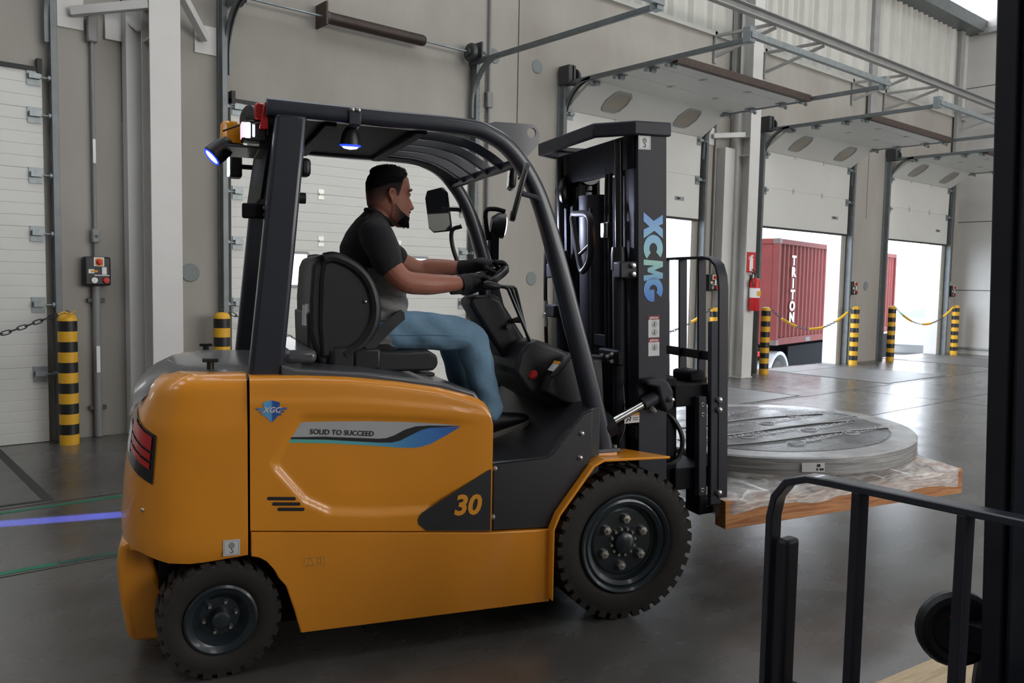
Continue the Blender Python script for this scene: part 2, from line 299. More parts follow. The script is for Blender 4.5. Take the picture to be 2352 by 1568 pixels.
def text_obj(name, body, m, parent, origin, xd, yd, size, extrude=0.0008, sx=1.0, **k):
    me = text_mesh(body, size, extrude, **k)
    X = Vector(xd).normalized(); Y = Vector(yd).normalized(); Z = X.cross(Y)
    M = Matrix(((X.x*sx, Y.x, Z.x, origin[0]), (X.y*sx, Y.y, Z.y, origin[1]), (X.z*sx, Y.z, Z.z, origin[2]), (0, 0, 0, 1)))
    me.transform(M); me.materials.clear(); me.materials.append(MATS[m])
    o = bpy.data.objects.new(name, me); COL.objects.link(o)
    if parent is not None: o.parent = parent
    return o
def rrect(w, h, r, n=4):
    pts = []
    for cx, cy, a in ((w/2-r, h/2-r, 0), (-w/2+r, h/2-r, PI/2), (-w/2+r, -h/2+r, PI), (w/2-r, -h/2+r, 3*PI/2)):
        for i in range(n+1): pts.append((cx+r*math.cos(a+PI/2*i/n), cy+r*math.sin(a+PI/2*i/n)))
    return pts
def smoothpath(pts, n=6):
    """Catmull-Rom through 3-D points"""
    P = [Vector(p) for p in pts]; out = []
    for i in range(len(P)-1):
        a = P[i-1] if i > 0 else P[i]*2-P[i+1]; b, c = P[i], P[i+1]; d = P[i+2] if i+2 < len(P) else P[i+1]*2-P[i]
        for k in range(n):
            t = k/n; out.append(0.5*((2*b)+(c-a)*t+(2*a-5*b+4*c-d)*t*t+(3*b-a-3*c+d)*t**3))
    out.append(P[-1]); return out
def sstep(a, b, x):
    t = min(1, max(0, (x-a)/(b-a))); return t*t*(3-2*t)
def lerp_table(tab, x):
    if x <= tab[0][0]: return tab[0][1]
    for (a, p), (b, q) in zip(tab, tab[1:]):
        if x <= b: return p+(q-p)*(x-a)/(b-a)
    return tab[-1][1]
# ================================================================ THE BUILDING
YW = 8.55
DOORS = [0.11, 4.89, 9.65, 14.52, 19.27]
HW = 1.53
# floor
b = MB().box(-13, 21.7, -13, 8.82, -0.3, 0); floor = struct(obj('floor', b, 'floor_concrete', smooth=0), 'worn grey power-floated concrete floor')
b = MB().box(-40, 120, 8.83, 90, -1.5, -1.25); struct(obj('floor_yard', b, 'asphalt', smooth=0), 'grey truck yard outside below dock level')
for y, x0, x1, wd in ((6.2, -13, 21.6, 0.02), (4.80, -13, 21.6, 0.014), (0.3, -13, 21.6, 0.014)):
    obj('floor_joint', MB().box(x0, x1, y-wd/2, y+wd/2, -0.002, 0.0012), 'joint_dark', floor, smooth=0)
for x in (12.1,):
    obj('floor_joint', MB().box(x-0.007, x+0.007, -13, 6.19, -0.002, 0.0012), 'joint_dark', floor, smooth=0)
for y, x0, x1 in ((6.11, -4.5, 8.6), (4.86, -4.5, 0.96)):
    obj('painted_line', MB().box(x0, x1, y-0.028, y+0.028, -0.002, 0.0016), 'green_line', floor, smooth=0)
obj('painted_line', MB().box(0.97, 4.0, 4.832, 4.888, -0.002, 0.0014), mat('green_worn', srgb(38, 74, 64), 0.5, var=0.4, scale=6).name, floor, smooth=0)
# concrete dock wall with the five openings
b = MB(); xs = [-13]
for c in DOORS: xs += [c-1.47, c+1.47]
xs.append(21.7)
for i in range(0, len(xs), 2): b.box(xs[i], xs[i+1], YW, YW+0.25, 0, 5.7)
for c in DOORS: b.box(c-1.47, c+1.47, YW, YW+0.25, 3.28, 5.7)
wall = struct(obj('wall_back', b, 'wall_concrete', smooth=0), 'grey precast concrete dock wall with five door openings')
# reveal linings of the openings
for k, c in enumerate(DOORS):
    for s in (-1, 1):
        obj('reveal', MB().box(c+s*1.455-0.012, c+s*1.455+0.012, YW+0.02, YW+0.32, 0, 3.27), 'column_white', wall, smooth=0)
# vertical panel joints, tie-hole caps
for x in (2.33, 7.27, 12.05, 16.9):
    obj('panel_joint', MB().box(x-0.008, x+0.008, YW-0.0015, YW+0.004, 3.0, 5.7), 'joint_dark', wall, smooth=0)
plug = meshof('wall_plug', MB().lathe([(0.0, -0.012), (0.085, -0.012), (0.095, -0.004), (0.095, 0.02)], (0, 0, 0), (0, 1, 0), 28), 'wall_plug_grey')
for x, z in ((2.95, 1.58), (7.61, 4.46), (6.86, 4.46), (7.58, 1.6), (17.03, 1.6), (2.2, 4.45), (12.4, 1.6), (16.5, 4.46)):
    inst(plug, 'wall_plug', wall, (x, YW, z))
# corrugated cladding above the concrete
n = 760; x0, x1 = -13, 21.7
vs = []; fs = []
for i in range(n+1):
    x = x0+(x1-x0)*i/n; t = (x/0.25) % 1.0
    d = 0.0 if t < 0.35 else (0.075*(t-0.35)/0.15 if t < 0.5 else (0.075 if t < 0.85 else 0.075*(1-t)/0.15))
    vs += [(x, YW+0.03-d, 5.68), (x, YW+0.03-d, 7.75)]
fs = [(2*i, 2*i+2, 2*i+3, 2*i+1) for i in range(n)]
struct(obj('wall_cladding', MB().add(vs, fs), 'cladding', smooth=20), 'off-white corrugated metal cladding above concrete wall')
b = MB().box(-13, 21.7, YW-0.05, YW+0.02, 5.64, 5.71); struct(obj('trim_1', b, 'cladding', smooth=0))
for k, x in enumerate((12.05, 16.75, 20.95)):
    struct(obj('trim_%d' % (k+4), MB().box(x-0.11, x+0.11, YW-0.12, YW-0.052, 4.6, 7.63), 'beam_grey', smooth=0), 'flat grey post in front of the corrugated cladding')
# eave gutter beam with bolts, clerestory glazing above it
b = MB().prism([(YW-0.42, 7.64), (YW+0.1, 7.64), (YW+0.1, 7.70), (YW-0.30, 7.78), (YW-0.42, 7.92)], 'x', -13, 21.5)
ev = struct(obj('trim_2', b, 'steel_grey', smooth=0), 'dark eave beam under the bright clerestory')
blt = meshof('bolt', MB().cyl((0, 0, 0), (0, -0.03, 0.0), 0.02, n=8), 'bolt_metal')
for x in (17.9, 19.2, 20.5, 21.1): inst(blt, 'bolt', ev, (x, YW-0.36, 7.80))
b = MB().box(-13, 21.6, YW-0.1, YW-0.06, 7.72, 9.5); struct(obj('window_1', b, 'skylight', smooth=0), 'bright translucent clerestory strip above the eave')
# other walls, roof
b = MB().box(21.5, 21.7, -13, YW, 0, 9.5); wr = struct(obj('wall_right', b, 'column_white', smooth=0), 'white panelled end wall')
for z in (1.55, 3.2, 6.4): obj('panel_joint', MB().box(21.494, 21.503, -13, YW, z-0.008, z+0.008), 'joint_dark', wr, smooth=0)
obj('baseboard', MB().box(21.44, 21.5, 4.0, YW-0.02, 0.13, 0.17), 'beam_grey', wr, smooth=0)
b = MB().box(21.3, 21.48, -4, YW-0.3, 7.60, 7.72); struct(obj('trim_3', b, 'beam_grey', smooth=0))
b = MB().box(-13.2, -13, -13, YW+0.25, 0, 9.5); struct(obj('wall_left', b, 'wall_concrete', smooth=0))
b = MB().box(-13.2, 21.7, -13.2, -13, 0, 9.5); struct(obj('wall_front', b, 'wall_concrete', smooth=0))
for k, x in enumerate((5.5, 10.0, 14.5, 19.0)):  # unseen glowing panels, added to brighten the surfaces facing the camera
    struct(obj('window_%d' % (k+8), MB().box(x-2.1, x+2.1, -13.0, -12.95, 2.6, 7.4), 'front_fill', smooth=0), 'added glowing fill panel, out of view on the wall opposite the docks')
b = MB().box(-13.2, 21.7, -13.2, YW+0.25, 9.5, 9.7); ceil = struct(obj('ceiling', b, 'beam_grey', smooth=0), 'grey metal roof far overhead')
for k, (x, y) in enumerate(((-9, 3.6), (-3, 3.6), (3, 3.6), (9, 3.6), (15, 3.6), (4, -7))):
    o = obj('window_%d' % (k+2), MB().box(x-1.4, x+1.4, y-2.0, y+2.0, 9.44, 9.49), 'skylight', smooth=0); struct(o, 'translucent roof light panel')
# white steel columns with braces to the wall
def column(name, x0, x1, yf, yb, label, zt=9.4):
    e = empty(name, ((x0+x1)/2, (yf+yb)/2, 0)); cx, cy = (x0+x1)/2, (yf+yb)/2; h = (x1-x0)/2; d = (yb-yf)/2
    obj('front_flange', MB().box(-h, h, -d, -d+0.016, 0, zt), 'column_white', e, 0.003)
    obj('back_flange', MB().box(-h, h, d-0.016, d, 0, zt), 'column_white', e, 0.003)
    obj('web', MB().box(-0.006, 0.006, -d+0.016, d-0.016, 0, zt), 'column_white', e, 0)
    obj('base_plate', MB().box(-h-0.02, h+0.02, -d-0.015, d+0.015, 0, 0.014), 'column_white', e, 0.002)
    for z in (3.72, 4.02): obj('stiffener', MB().box(-h+0.01, h-0.01, -d+0.02, d-0.02, z, z+0.012), 'column_white', e, 0)
    return tag(e, label, 'column', 'steel columns along the dock wall')
c1 = column('steel_column', 2.44, 2.72, 8.08, 8.33, 'white steel column between the two closed dock doors')
c2 = column('steel_column', 11.95, 12.23, 8.08, 8.33, 'white steel column carrying the red fire extinguisher')
# wall post behind the left column
e = empty('wall_post', (2.445, 8.47, 0))
obj('post_face', MB().box(-0.12, 0.10, -0.075, 0.075, 0, 4.08), 'column_white', e, 0.004)
obj('head_plate', MB().box(-0.27, -0.12, 0.04, 0.075, 3.74, 4.06), 'column_white', e, 0.003)
obj('gusset', MB().hexa([(-0.10, -0.08, 3.88), (0.10, -0.08, 3.88), (0.16, -0.12, 3.86), (-0.04, -0.12, 3.82)], [(-0.10, -0.08, 3.895), (0.10, -0.08, 3.895), (0.16, -0.12, 3.875), (-0.04, -0.12, 3.835)]), 'column_white', e, 0)
tag(e, 'grey-white wall post standing behind the left steel column', 'post')
e = empty('wall_post', (11.82, 8.462, 0))
obj('post_face', MB().box(-0.13, 0.16, -0.085, 0.085, 0, 3.85), 'column_white', e, 0.006)
obj('base_plate', MB().box(-0.15, 0.18, -0.10, 0.085, 0, 0.012), 'column_white', e, 0.002)
tag(e, 'grey-white wall post behind the extinguisher column', 'post')
def brace(px, x, z, xc, zc, yc, label, name='sway_brace'):
    e = empty(name, (px, YW, z))
    obj('wall_plate', MB().box(-0.11, 0.11, -0.016, 0.0, -0.14, 0.14), 'column_white', e, 0.002)
    a = Vector((x-px, -0.055, 0)); c = Vector((xc-px, yc-YW, zc-z))
    obj('arm', MB().sweep([a, c], [(-0.035, -0.04), (0.035, -0.04), (0.035, 0.04), (-0.035, 0.04)]), 'column_white', e, 0.003)
    tag(e, label, 'brace', 'sway braces between columns and wall')
brace(1.89, 1.89, 3.92, 2.45, 4.02, 8.12, 'steel brace from the left column to wall plate above control conduit')
brace(3.12, 3.10, 3.92, 2.72, 4.22, 8.12, 'steel brace from the left column to wall plate beside the spring door')
brace(11.50, 11.50, 4.02, 11.96, 4.06, 8.20, 'steel brace from extinguisher column to wall')
# horizontal beam in front of the cladding on triangular wall brackets
b = MB().sweep([(6.5, 7.5, 5.70), (21.4, 7.5, 5.70)], [(-0.05, -0.07), (0.05, -0.07), (0.05, -0.055), (-0.035, -0.055), (-0.035, 0.055), (0.05, 0.055), (0.05, 0.07), (-0.05, 0.07)])
e = obj('crane_rail_beam', b, 'beam_grey', smooth=0); tag(e, 'long grey steel channel beam running along the cladding', 'beam')
for x, nm in ((11.5, 'left of the extinguisher column'), (12.95, 'right of the extinguisher column'), (16.05, 'after the red container door'), (17.4, 'before the last dock door'), (20.95, 'next to the end wall')):
    e = empty('beam_bracket', (x, YW-0.02, 5.3))
    S = [(-0.022, -0.022), (0.022, -0.022), (0.022, 0.022), (-0.022, 0.022)]
    obj('strut', MB().sweep([(0, 0, 0), (0.18, -1.02, 0.30)], S), 'beam_grey', e, 0)
    obj('top_bar', MB().sweep([(0, 0, 0.34), (0.18, -1.02, 0.36)], S), 'beam_grey', e, 0)
    obj('wall_bar', MB().box(-0.03, 0.03, -0.03, 0.0, -0.1, 0.42), 'beam_grey', e, 0)
    tag(e, 'triangular steel wall bracket holding the beam, '+nm, 'bracket', 'beam brackets')
# ---------------------------------------------------------------- sectional doors
PH = [0.69, 0.63, 0.64, 0.52, 0.53, 0.33]
def panel_mesh(h, w=2*HW, ribs=True):
    sec = [(0.042, 0.0), (0.006, 0.0), (0.0, 0.005)]; nr = max(1, int(round(h/0.105)))
    for i in range(1, nr if ribs else 1):
        z = h*i/nr; sec += [(0.0, z-0.004), (0.0035, z), (0.0, z+0.004)]
    sec += [(0.0, h-0.005), (0.006, h), (0.042, h)]
    return meshof('panel', MB().prism(sec, 'x', -w/2, w/2), 'door_white', 25)
PM = [panel_mesh(h) for h in PH]; PMS = [panel_mesh(h, ribs=False) for h in PH]
hb = MB().box(-0.035, 0.035, -0.008, 0.0, -0.055, -0.012).box(-0.035, 0.035, -0.008, 0.0, 0.012, 0.055).box(-0.02, 0.02, -0.011, 0, -0.02, 0.02).cyl((-0.03, -0.012, 0), (0.03, -0.012, 0), 0.009, n=8)
HINGE = meshof('hinge', hb, 'hinge_metal')
rb = MB().box(-0.06, 0.05, -0.012, 0.0, -0.07, 0.07).box(-0.05, 0.04, -0.06, -0.012, -0.015, 0.03).cyl((-0.04, -0.045, 0.0), (0.15, -0.045, 0.0), 0.008, n=8).cyl((0.10, -0.045, 0.0), (0.13, -0.045, 0.0), 0.026, n=12)
ROLLER = meshof('roller_bracket', rb, 'galvanised')
winp = [(-0.23, 0), (-0.19, 0.15), (-0.13, 0.20), (0.13, 0.20), (0.19, 0.15), (0.23, 0), (0.19, -0.15), (0.13, -0.20), (-0.13, -0.20), (-0.19, -0.15)]
def window_frame_mesh():
    b = MB(); n = len(winp); i_ = [(x*0.86, z*0.84) for x, z in winp]
    for y, flip in ((-0.014, 0),):
        vs = [(x, 0.0, z) for x, z in winp]+[(x*0.97, -0.014, z*0.97) for x, z in winp]+[(x, -0.014, z) for x, z in i_]+[(x, 0.004, z) for x, z in i_]
        fs = [(k*n+i, k*n+(i+1) % n, (k+1)*n+(i+1) % n, (k+1)*n+i) for k in range(3) for i in range(n)]
        b.add(vs, fs)
    return meshof('window_frame', b, 'grey_plastic')
WFM = window_frame_mesh()
WPG = meshof('pane', MB().prism([(x*0.88, z*0.86) for x, z in winp], 'y', -0.004, 0.002), 'window_glow', 0)
WPA = meshof('pane', MB().prism([(x*0.88, z*0.86) for x, z in winp], 'y', -0.006, 0.002), 'window_amber', 0)
HANDLE = meshof('handle_recess', MB().box(-0.11, 0.11, -0.012, 0, -0.03, 0.03), 'grey_plastic'); HDARK = meshof('latch', MB().box(-0.075, 0.0, -0.018, -0.01, -0.016, 0.016), 'black_plastic')
def dpath(s, z0=2.63):
    """raised door: distance along the door from its bottom edge -> (Y, z, angle)"""
    zv = 3.85-z0; R = 0.42
    if s <= zv: return 8.50, z0+s
    a = (s-zv)/R
    if a <= PI/2: return 8.50-R*(1-math.cos(a)), 3.85+R*math.sin(a)
    return 8.50-R-(s-zv-R*PI/2), 3.85+R
def make_door(k, cx, raised, label):
    d = empty('door_%d' % k, (cx, 8.50, 0)); d['kind'] = 'structure'; d['label'] = label
    s = 0
    for i, h in enumerate(PH):
        if raised:
            a, c = dpath(s), dpath(s+h)
            ang = math.atan2(-(c[0]-a[0]), c[1]-a[1]); loc = (0, a[0]-8.50, a[1])
        else: ang = 0; loc = (0, 0, s)
        p = inst((PMS if raised else PM)[i], 'panel', d, loc, (ang, 0, 0)); s += h
        for j in (-0.5, 0.5) if i < 5 else ():
            inst(HINGE, 'hinge', p, (j*1.02*(1+0.0), 0, h))
        for sg in (-1, 1):
            r = inst(ROLLER, 'roller_bracket', p, (sg*(HW-0.06), 0, h-0.06), (0, 0, 0), (sg, 1, 1))
        if i == 2:
            for x in (-0.8, 0.8):
                f = inst(WFM, 'window_frame', p, (x, 0, h/2)); inst(WPA if raised else WPG, 'pane', p, (x, 0, h/2))
        if i == 0:
            inst(HANDLE, 'handle_recess', p, (1.02, 0, 0.3)); inst(HDARK, 'latch', p, (1.02, 0, 0.3))
            obj('bottom_seal', MB().box(-HW, HW, -0.012, 0.05, -0.03, 0.004), 'black_seal', p, 0)
        if i == 5:
            if raised: obj('top_seal', MB().box(-HW, HW, -0.03, 0.06, h-0.02, h+0.06), 'rust_brown', p, 0)
            else:
                obj('top_seal', MB().box(-HW, HW, -0.02, 0.05, h-0.005, h+0.035), 'black_seal', p, 0)
                for sg in (-1, 1): obj('top_bracket', MB().box(sg*(HW-0.02)-0.02, sg*(HW-0.02)+0.02, -0.03, 0.05, h-0.02, h+0.11), 'black_seal', p, 0)
    return d
make_door(1, DOORS[0], False, 'closed white sectional door beside the black-and-yellow bollard and control box')
make_door(2, DOORS[1], False, 'closed white sectional door with bright windows behind the driver')
make_door(3, DOORS[2], True, 'raised white sectional door partly hidden by the forklift mast')
make_door(4, DOORS[3], True, 'raised white sectional door over the red container')
make_door(5, DOORS[4], True, 'raised white sectional door next to the white end wall')
# tracks, shaft, spring and drums of each door
DNAME = ['leftmost closed door', 'closed door behind the driver', 'raised door behind the mast', 'raised door over the red container', 'raised door by the end wall']
DRUM = meshof('cable_drum', MB().lathe([(0.02, -0.06), (0.055, -0.06), (0.055, -0.03), (0.10, -0.025), (0.115, 0.0), (0.115, 0.03), (0.02, 0.03)], (0, 0, 0), (1, 0, 0), 24), 'dark_steel')
for k, cx in enumerate(DOORS):
    e = empty('door_track', (cx, YW, 0))
    for s in (-1, 1):
        g = MB(); xo = s*(HW+0.06)
        g.box(min(xo, xo+s*0.055), max(xo, xo+s*0.055), -0.13, -0.012, 0, 4.36)
        obj('guide_post', g, 'steel_grey', e, 0.003)
        obj('guide_lip', MB().box(min(xo+s*0.05, xo+s*0.062), max(xo+s*0.05, xo+s*0.062), -0.05, 0.0, 0, 4.36), 'galvanised', e, 0)
        # curved and horizontal rail
        pts = [(xo-s*0.01, -0.08, 3.60)]+[(xo-s*0.01, -0.08-0.50*(1-math.cos(a)), 3.79+0.50*math.sin(a)) for a in [PI/2*i/8 for i in range(9)]]+[(xo-s*0.01, -3.05, 4.29)]
        C = [(-0.018, -0.03), (0.018, -0.03), (0.018, -0.018), (-0.008, -0.018), (-0.008, 0.018), (0.018, 0.018), (0.018, 0.03), (-0.018, 0.03)]
        obj('curved_rail', MB().sweep(pts[:10], C, up=(s*1.0, 0, 0.0)), 'steel_grey', e, 0)
        obj('horizontal_rail', MB().box(min(xo-s*0.03, xo+s*0.02), max(xo-s*0.03, xo+s*0.02), -3.05, -0.03, 4.262, 4.318), 'steel_grey', e, 0.004)
        obj('end_bracket', MB().box(xo-0.05, xo+0.05, -3.08, -2.98, 4.25, 4.42), 'galvanised', e, 0.003)
        obj('bearing_plate', MB().box(xo-0.012, xo+0.012, -0.24, 0.0, 4.28, 4.52), 'dark_steel', e, 0)
        inst(DRUM, 'cable_drum', e, (xo-s*0.12, -0.15, 4.385), None, (s, 1, 1))
        if k >= 2 and s < 0:
            obj('gear_box', MB().box(xo-0.08, xo+0.06, -0.24, -0.03, 4.26, 4.52), 'dark_steel', e, 0.012)
    obj('cross_channel', MB().box(-HW-0.1, HW+0.1, -3.10, -3.04, 4.29, 4.36), 'galvanised', e, 0.004)
    obj('shaft', MB().cyl((-HW-0.1, -0.15, 4.385), (HW+0.16, -0.15, 4.385), 0.0135, n=12), 'galvanised', e)
    if k in (0, 1, 2):
        sp = MB().lathe([(0.02, -0.64), (0.055, -0.64)]+[(0.062+0.004*(i % 2), -0.62+1.24*i/90) for i in range(91)]+[(0.055, 0.64), (0.02, 0.64)], (0.14, -0.15, 4.385), (1, 0, 0), 20)
        obj('torsion_spring', sp, 'spring_dark', e)
        obj('spring_plate', MB().box(-0.555, -0.53, -0.25, 0.0, 4.28, 4.53), 'rust_brown', e, 0.003)
        obj('spring_cone', MB().lathe([(0.02, 0), (0.075, 0), (0.07, 0.05), (0.02, 0.06)], (-0.53, -0.15, 4.385), (1, 0, 0), 18), 'dark_steel', e)
    tag(e, 'galvanised door track, shaft and drums of the '+DNAME[k], 'door track', 'door tracks')
    if k == 1: obj('chain_wheel', MB().lathe([(0.02, 0.0), (0.06, 0.0), (0.05, 0.012), (0.06, 0.024), (0.02, 0.024)], (HW+0.16, -0.13, 4.385), (0, 1, 0), 20), 'dark_steel', e); obj('wheel_axle', MB().cyl((HW+0.07, -0.12, 4.385), (HW+0.18, -0.12, 4.385), 0.012, n=8), 'dark_steel', e)
# hand-pull chain loop
b = MB()
for x in (-0.052, 0.052):
    for i in range(92): b.torus((x, 0, 4.385-i*0.038), 0.014, 0.0045, (1, 0, 0) if i % 2 else (0, 1, 0), 6, 4)
for i in range(9): b.torus((0.052*math.cos(PI*i/8), 0, 0.89-0.05*math.sin(PI*i/8)), 0.012, 0.0045, (0, 1, 0), 6, 4)
tag(obj('pull_chain', b, 'chain_steel', loc=(6.58, 8.432, 0)), 'thin hand-pull chain loop hanging beside the closed middle door', 'chain')
# conduits and control boxes
def conduit(x, label, z0=0.02, z1=5.6, boxes=((3.88, 0.10),)):
    e = empty('conduit', (x, YW-0.035, 0))
    obj('pipe', MB().cyl((0, 0, z0), (0, 0, z1), 0.019, n=12), 'pipe_grey', e)
    for z, h in boxes: obj('junction_box', MB().box(-0.05, 0.05, -0.035, 0.03, z-h, z+h), 'pipe_grey', e, 0.012)
    tag(e, label, 'conduit', 'wall conduits')
conduit(6.76, 'grey conduit pipe beside the hanging pull chains')
conduit(11.60, 'grey conduit pipe beside the raised door behind the mast', 1.75, 4.6, ())
conduit(16.33, 'grey conduit pipe right of the red container door', 1.75, 4.6, ())
conduit(21.2, 'grey conduit pipe next to the end wall corner', 1.75, 4.6, ())
e = empty('conduit', (2.06, YW-0.042, 0))
obj('pipe', MB().cyl((0, 0, 1.716), (0, 0, 3.82), 0.017, n=12), 'pipe_grey', e)
obj('pipe', MB().cyl((0, 0, 0.005), (0, 0, 1.434), 0.036, n=14), 'pipe_grey', e)
obj('junction_box', MB().box(-0.045, 0.045, -0.04, 0.03, 3.68, 3.92), 'pipe_grey', e, 0.014)
obj('junction_box', MB().box(-0.035, 0.035, -0.04, 0.03, 1.84, 1.97), 'pipe_grey', e, 0.012)
obj('knock_out', MB().cyl((0, -0.042, 1.90), (0, -0.030, 1.90), 0.016, n=12), 'black_plastic', e)
for z in (1.30, 0.28): obj('clamp', MB().box(-0.075, 0.075, 0.0, 0.03, z-0.02, z+0.02), 'dark_steel', e, 0.004)
obj('label_strip', MB().box(-0.016, 0.016, -0.0395, -0.036, 0.62, 0.87), 'white_print', e, 0); obj('label_strip', MB().box(-0.012, 0.012, -0.022, -0.018, 2.58, 2.8), 'white_print', e, 0)
tag(e, 'thick grey conduit pipe under the control box beside the bollard', 'conduit', 'wall conduits')
def control_box(x, label, z=1.575):
    e = empty('control_box', (x, YW-0.06, z))
    obj('housing', MB().box(-0.115, 0.115, -0.055, 0.06, -0.135, 0.135), 'control_black', e, 0.018, seg=3)
    obj('switch_plate', MB().box(-0.035, 0.055, -0.062, -0.054, 0.045, 0.13), 'white_print', e, 0.003)
    obj('switch_plate', MB().box(-0.022, 0.044, -0.065, -0.061, 0.052, 0.12), 'amber_print', e, 0.002)
    obj('switch_knob', MB().lathe([(0.0, -0.03), (0.02, -0.028), (0.026, -0.012), (0.028, 0)], (0.011, -0.064, 0.086), (0, 1, 0), 16), 'sign_red', e)
    obj('legend', MB().box(-0.08, -0.03, -0.058, -0.054, -0.02, 0.018), 'white_print', e, 0); obj('legend', MB().box(-0.06, 0.0, -0.060, -0.055, -0.01, 0.008), 'amber_print', e, 0)
    obj('tape_scrap', MB().box(0.035, 0.075, -0.059, -0.054, -0.03, 0.04), 'white_print', e, 0); obj('legend', MB().box(-0.03, 0.1, -0.057, -0.054, -0.042, -0.034), 'white_print', e, 0)
    obj('push_button', MB().lathe([(0.012, -0.012), (0.028, -0.012), (0.03, 0.0), (0.012, 0.0)], (-0.032, -0.056, -0.085), (0, 1, 0), 16), 'chrome', e)
    obj('stop_button', MB().lathe([(0.0, -0.022), (0.026, -0.02), (0.03, -0.008), (0.03, 0.0)], (0.07, -0.056, -0.085), (0, 1, 0), 16), 'sign_red', e)
    tag(e, label, 'control box', 'dock door control boxes')
control_box(2.06, 'black control box with red knobs beside the closed leftmost door')
control_box(11.57, 'black control box with red knobs seen behind the forklift load backrest', 1.60)
control_box(16.36, 'black control box on the pier right of the red container door', 1.55)
control_box(21.2, 'black control box next to the end wall corner', 1.52)
# dock levellers
for k, cx in enumerate(DOORS):
    e = empty('dock_leveler', (cx, 7.4, 0))
    obj('frame', MB().box(-1.12, 1.12, -1.14, 1.35, -0.004, 0.0014), 'joint_dark', e, 0)
    obj('deck_plate', MB().box(-1.05, 1.05, -1.10, 0.75, 0.0, 0.0035), 'checker_plate', e, 0)
    obj('lip_plate', MB().box(-1.0, 1.0, 0.76, 1.32, 0.0, 0.0055), 'checker_plate', e, 0)
    tag(e, 'steel dock leveler plate in the floor at the '+DNAME[k], 'dock leveler', 'dock levelers')
# bollards
bm_segs = []
def bollard_meshes():
    H = 1.245; seg = H/13.3; out = []
    for i in range(13):
        z0, z1 = i*seg, (i+1)*seg; r = 0.081
        out.append(meshof('band', MB().lathe([(0.01, z0), (r, z0), (r, z1), (0.01, z1)], n=28), 'safety_yellow' if i % 2 == 0 else 'stripe_black'))
    z0 = 13*seg
    out.append(None)
    return out, z0
BANDS, zc = bollard_meshes()
CAP = meshof('cap', MB().lathe([(0.01, 0), (0.082, 0), (0.08, 0.02), (0.068, 0.045), (0.045, 0.06), (0.0, 0.066)], n=28), 'safety_yellow')
EYE = meshof('eye_bolt', MB().torus((0, 0, 0.014), 0.016, 0.005, (0, 1, 0), 12, 6), 'chain_steel')
def bollard(x, y, label):
    e = empty('bollard', (x, y, 0))
    for i in range(12): inst(BANDS[i], 'band', e)
    c = inst(CAP, 'cap', e, (0, 0, 12*1.245/13.3)); inst(EYE, 'eye_bolt', e, (0, 0, 12*1.245/13.3+0.062))
    tag(e, label, 'bollard', 'striped bollards at the dock doors'); return (x, y, 12*1.245/13.3+0.07)
BX = [(1.76, 'black-and-yellow bollard between the leftmost door and the control box'), (3.17, 'black-and-yellow bollard at the closed middle door, behind the forklift rear'), (6.62, 'black-and-yellow bollard at the closed middle door, behind the steering column'),
      (7.98, 'black-and-yellow bollard at the raised door, behind the mast'), (11.42, 'black-and-yellow bollard seen through the load backrest'), (12.92, 'black-and-yellow bollard beside the fire extinguisher column'),
      (16.12, 'black-and-yellow bollard on the far side of the red container'), (17.72, 'black-and-yellow bollard at the near side of the last open door'), (21.0, 'black-and-yellow bollard next to the white end wall')]
TOPS = [bollard(x, 8.28, l) for x, l in BX]
TOPS = [(x+(0.085 if i in (1, 3, 5, 7) else -0.085), y, z-0.012) for i, (x, y, z) in enumerate(TOPS)]
# barrier chains hung between bollards
lk = MB()
for sgn in (1,):
    path = [(0.026*math.cos(a)+0.016*(1 if math.cos(a) > 0 else -1), 0.0, 0.017*math.sin(a)) for a in [2*PI*i/12+0.01 for i in range(12)]]
    lk.tube(path, 0.0055, 6, closed=True)
LINK = meshof('link', lk, 'chain_steel'); LINKB = meshof('link', lk, 'stripe_black')
def chain(a, c, sag, label, sleeves=(), me=LINK):
    a, c = Vector(a), Vector(c); e = empty('barrier_chain', a)
    L = (c-a).length; n = int(L*1.12/0.066)
    def P(t): return a.lerp(c, t)-Vector((0, 0, sag*4*t*(1-t)))
    # arc-length parametrise
    S = [P(i/200) for i in range(201)]; acc = [0]
    for p, q in zip(S, S[1:]): acc.append(acc[-1]+(q-p).length)
    def at(l):
        for i in range(200):
            if acc[i+1] >= l: return S[i].lerp(S[i+1], (l-acc[i])/(acc[i+1]-acc[i])), (S[i+1]-S[i]).normalized()
        return S[-1], (S[-1]-S[-2]).normalized()
    n = int(acc[-1]/0.066)
    for i in range(n+1):
        f = (i+0.5)/(n+1)
        if any(s0 < f < s1 for s0, s1 in sleeves): continue
        p, t = at(acc[-1]*f); o = inst(me, 'link', e, p-a)
        o.rotation_euler = (Matrix.Rotation(math.atan2(t.y, t.x), 4, 'Z') @ Matrix.Rotation(-math.asin(t.z), 4, 'Y') @ Matrix.Rotation(PI/2*(i % 2), 4, 'X')).to_euler()
    for s0, s1 in sleeves:
        m = 40; b = MB().tube([at(acc[-1]*(s0+(s1-s0)*i/m))[0]-a for i in range(m+1)], [0.022+0.004*(i % 2) for i in range(m+1)], 8); obj('sleeve', b, 'safety_yellow', e)
    tag(e, label, 'chain', 'barrier chains across dock doors')
chain((-1.55, 8.28, 1.19), TOPS[0], 0.36, 'black link chain hanging across the closed leftmost door', (), LINKB)
chain(TOPS[1], TOPS[2], 0.42, 'link chain hanging across the closed door behind the driver')
chain(TOPS[3], TOPS[4], 0.42, 'link chain with yellow sleeves across the raised door behind the backrest', ((0.12, 0.24), (0.45, 0.56), (0.83, 0.93)))
chain(TOPS[5], TOPS[6], 0.42, 'link chain with yellow sleeves in front of the red container', ((0.15, 0.31), (0.46, 0.62), (0.77, 0.92)))
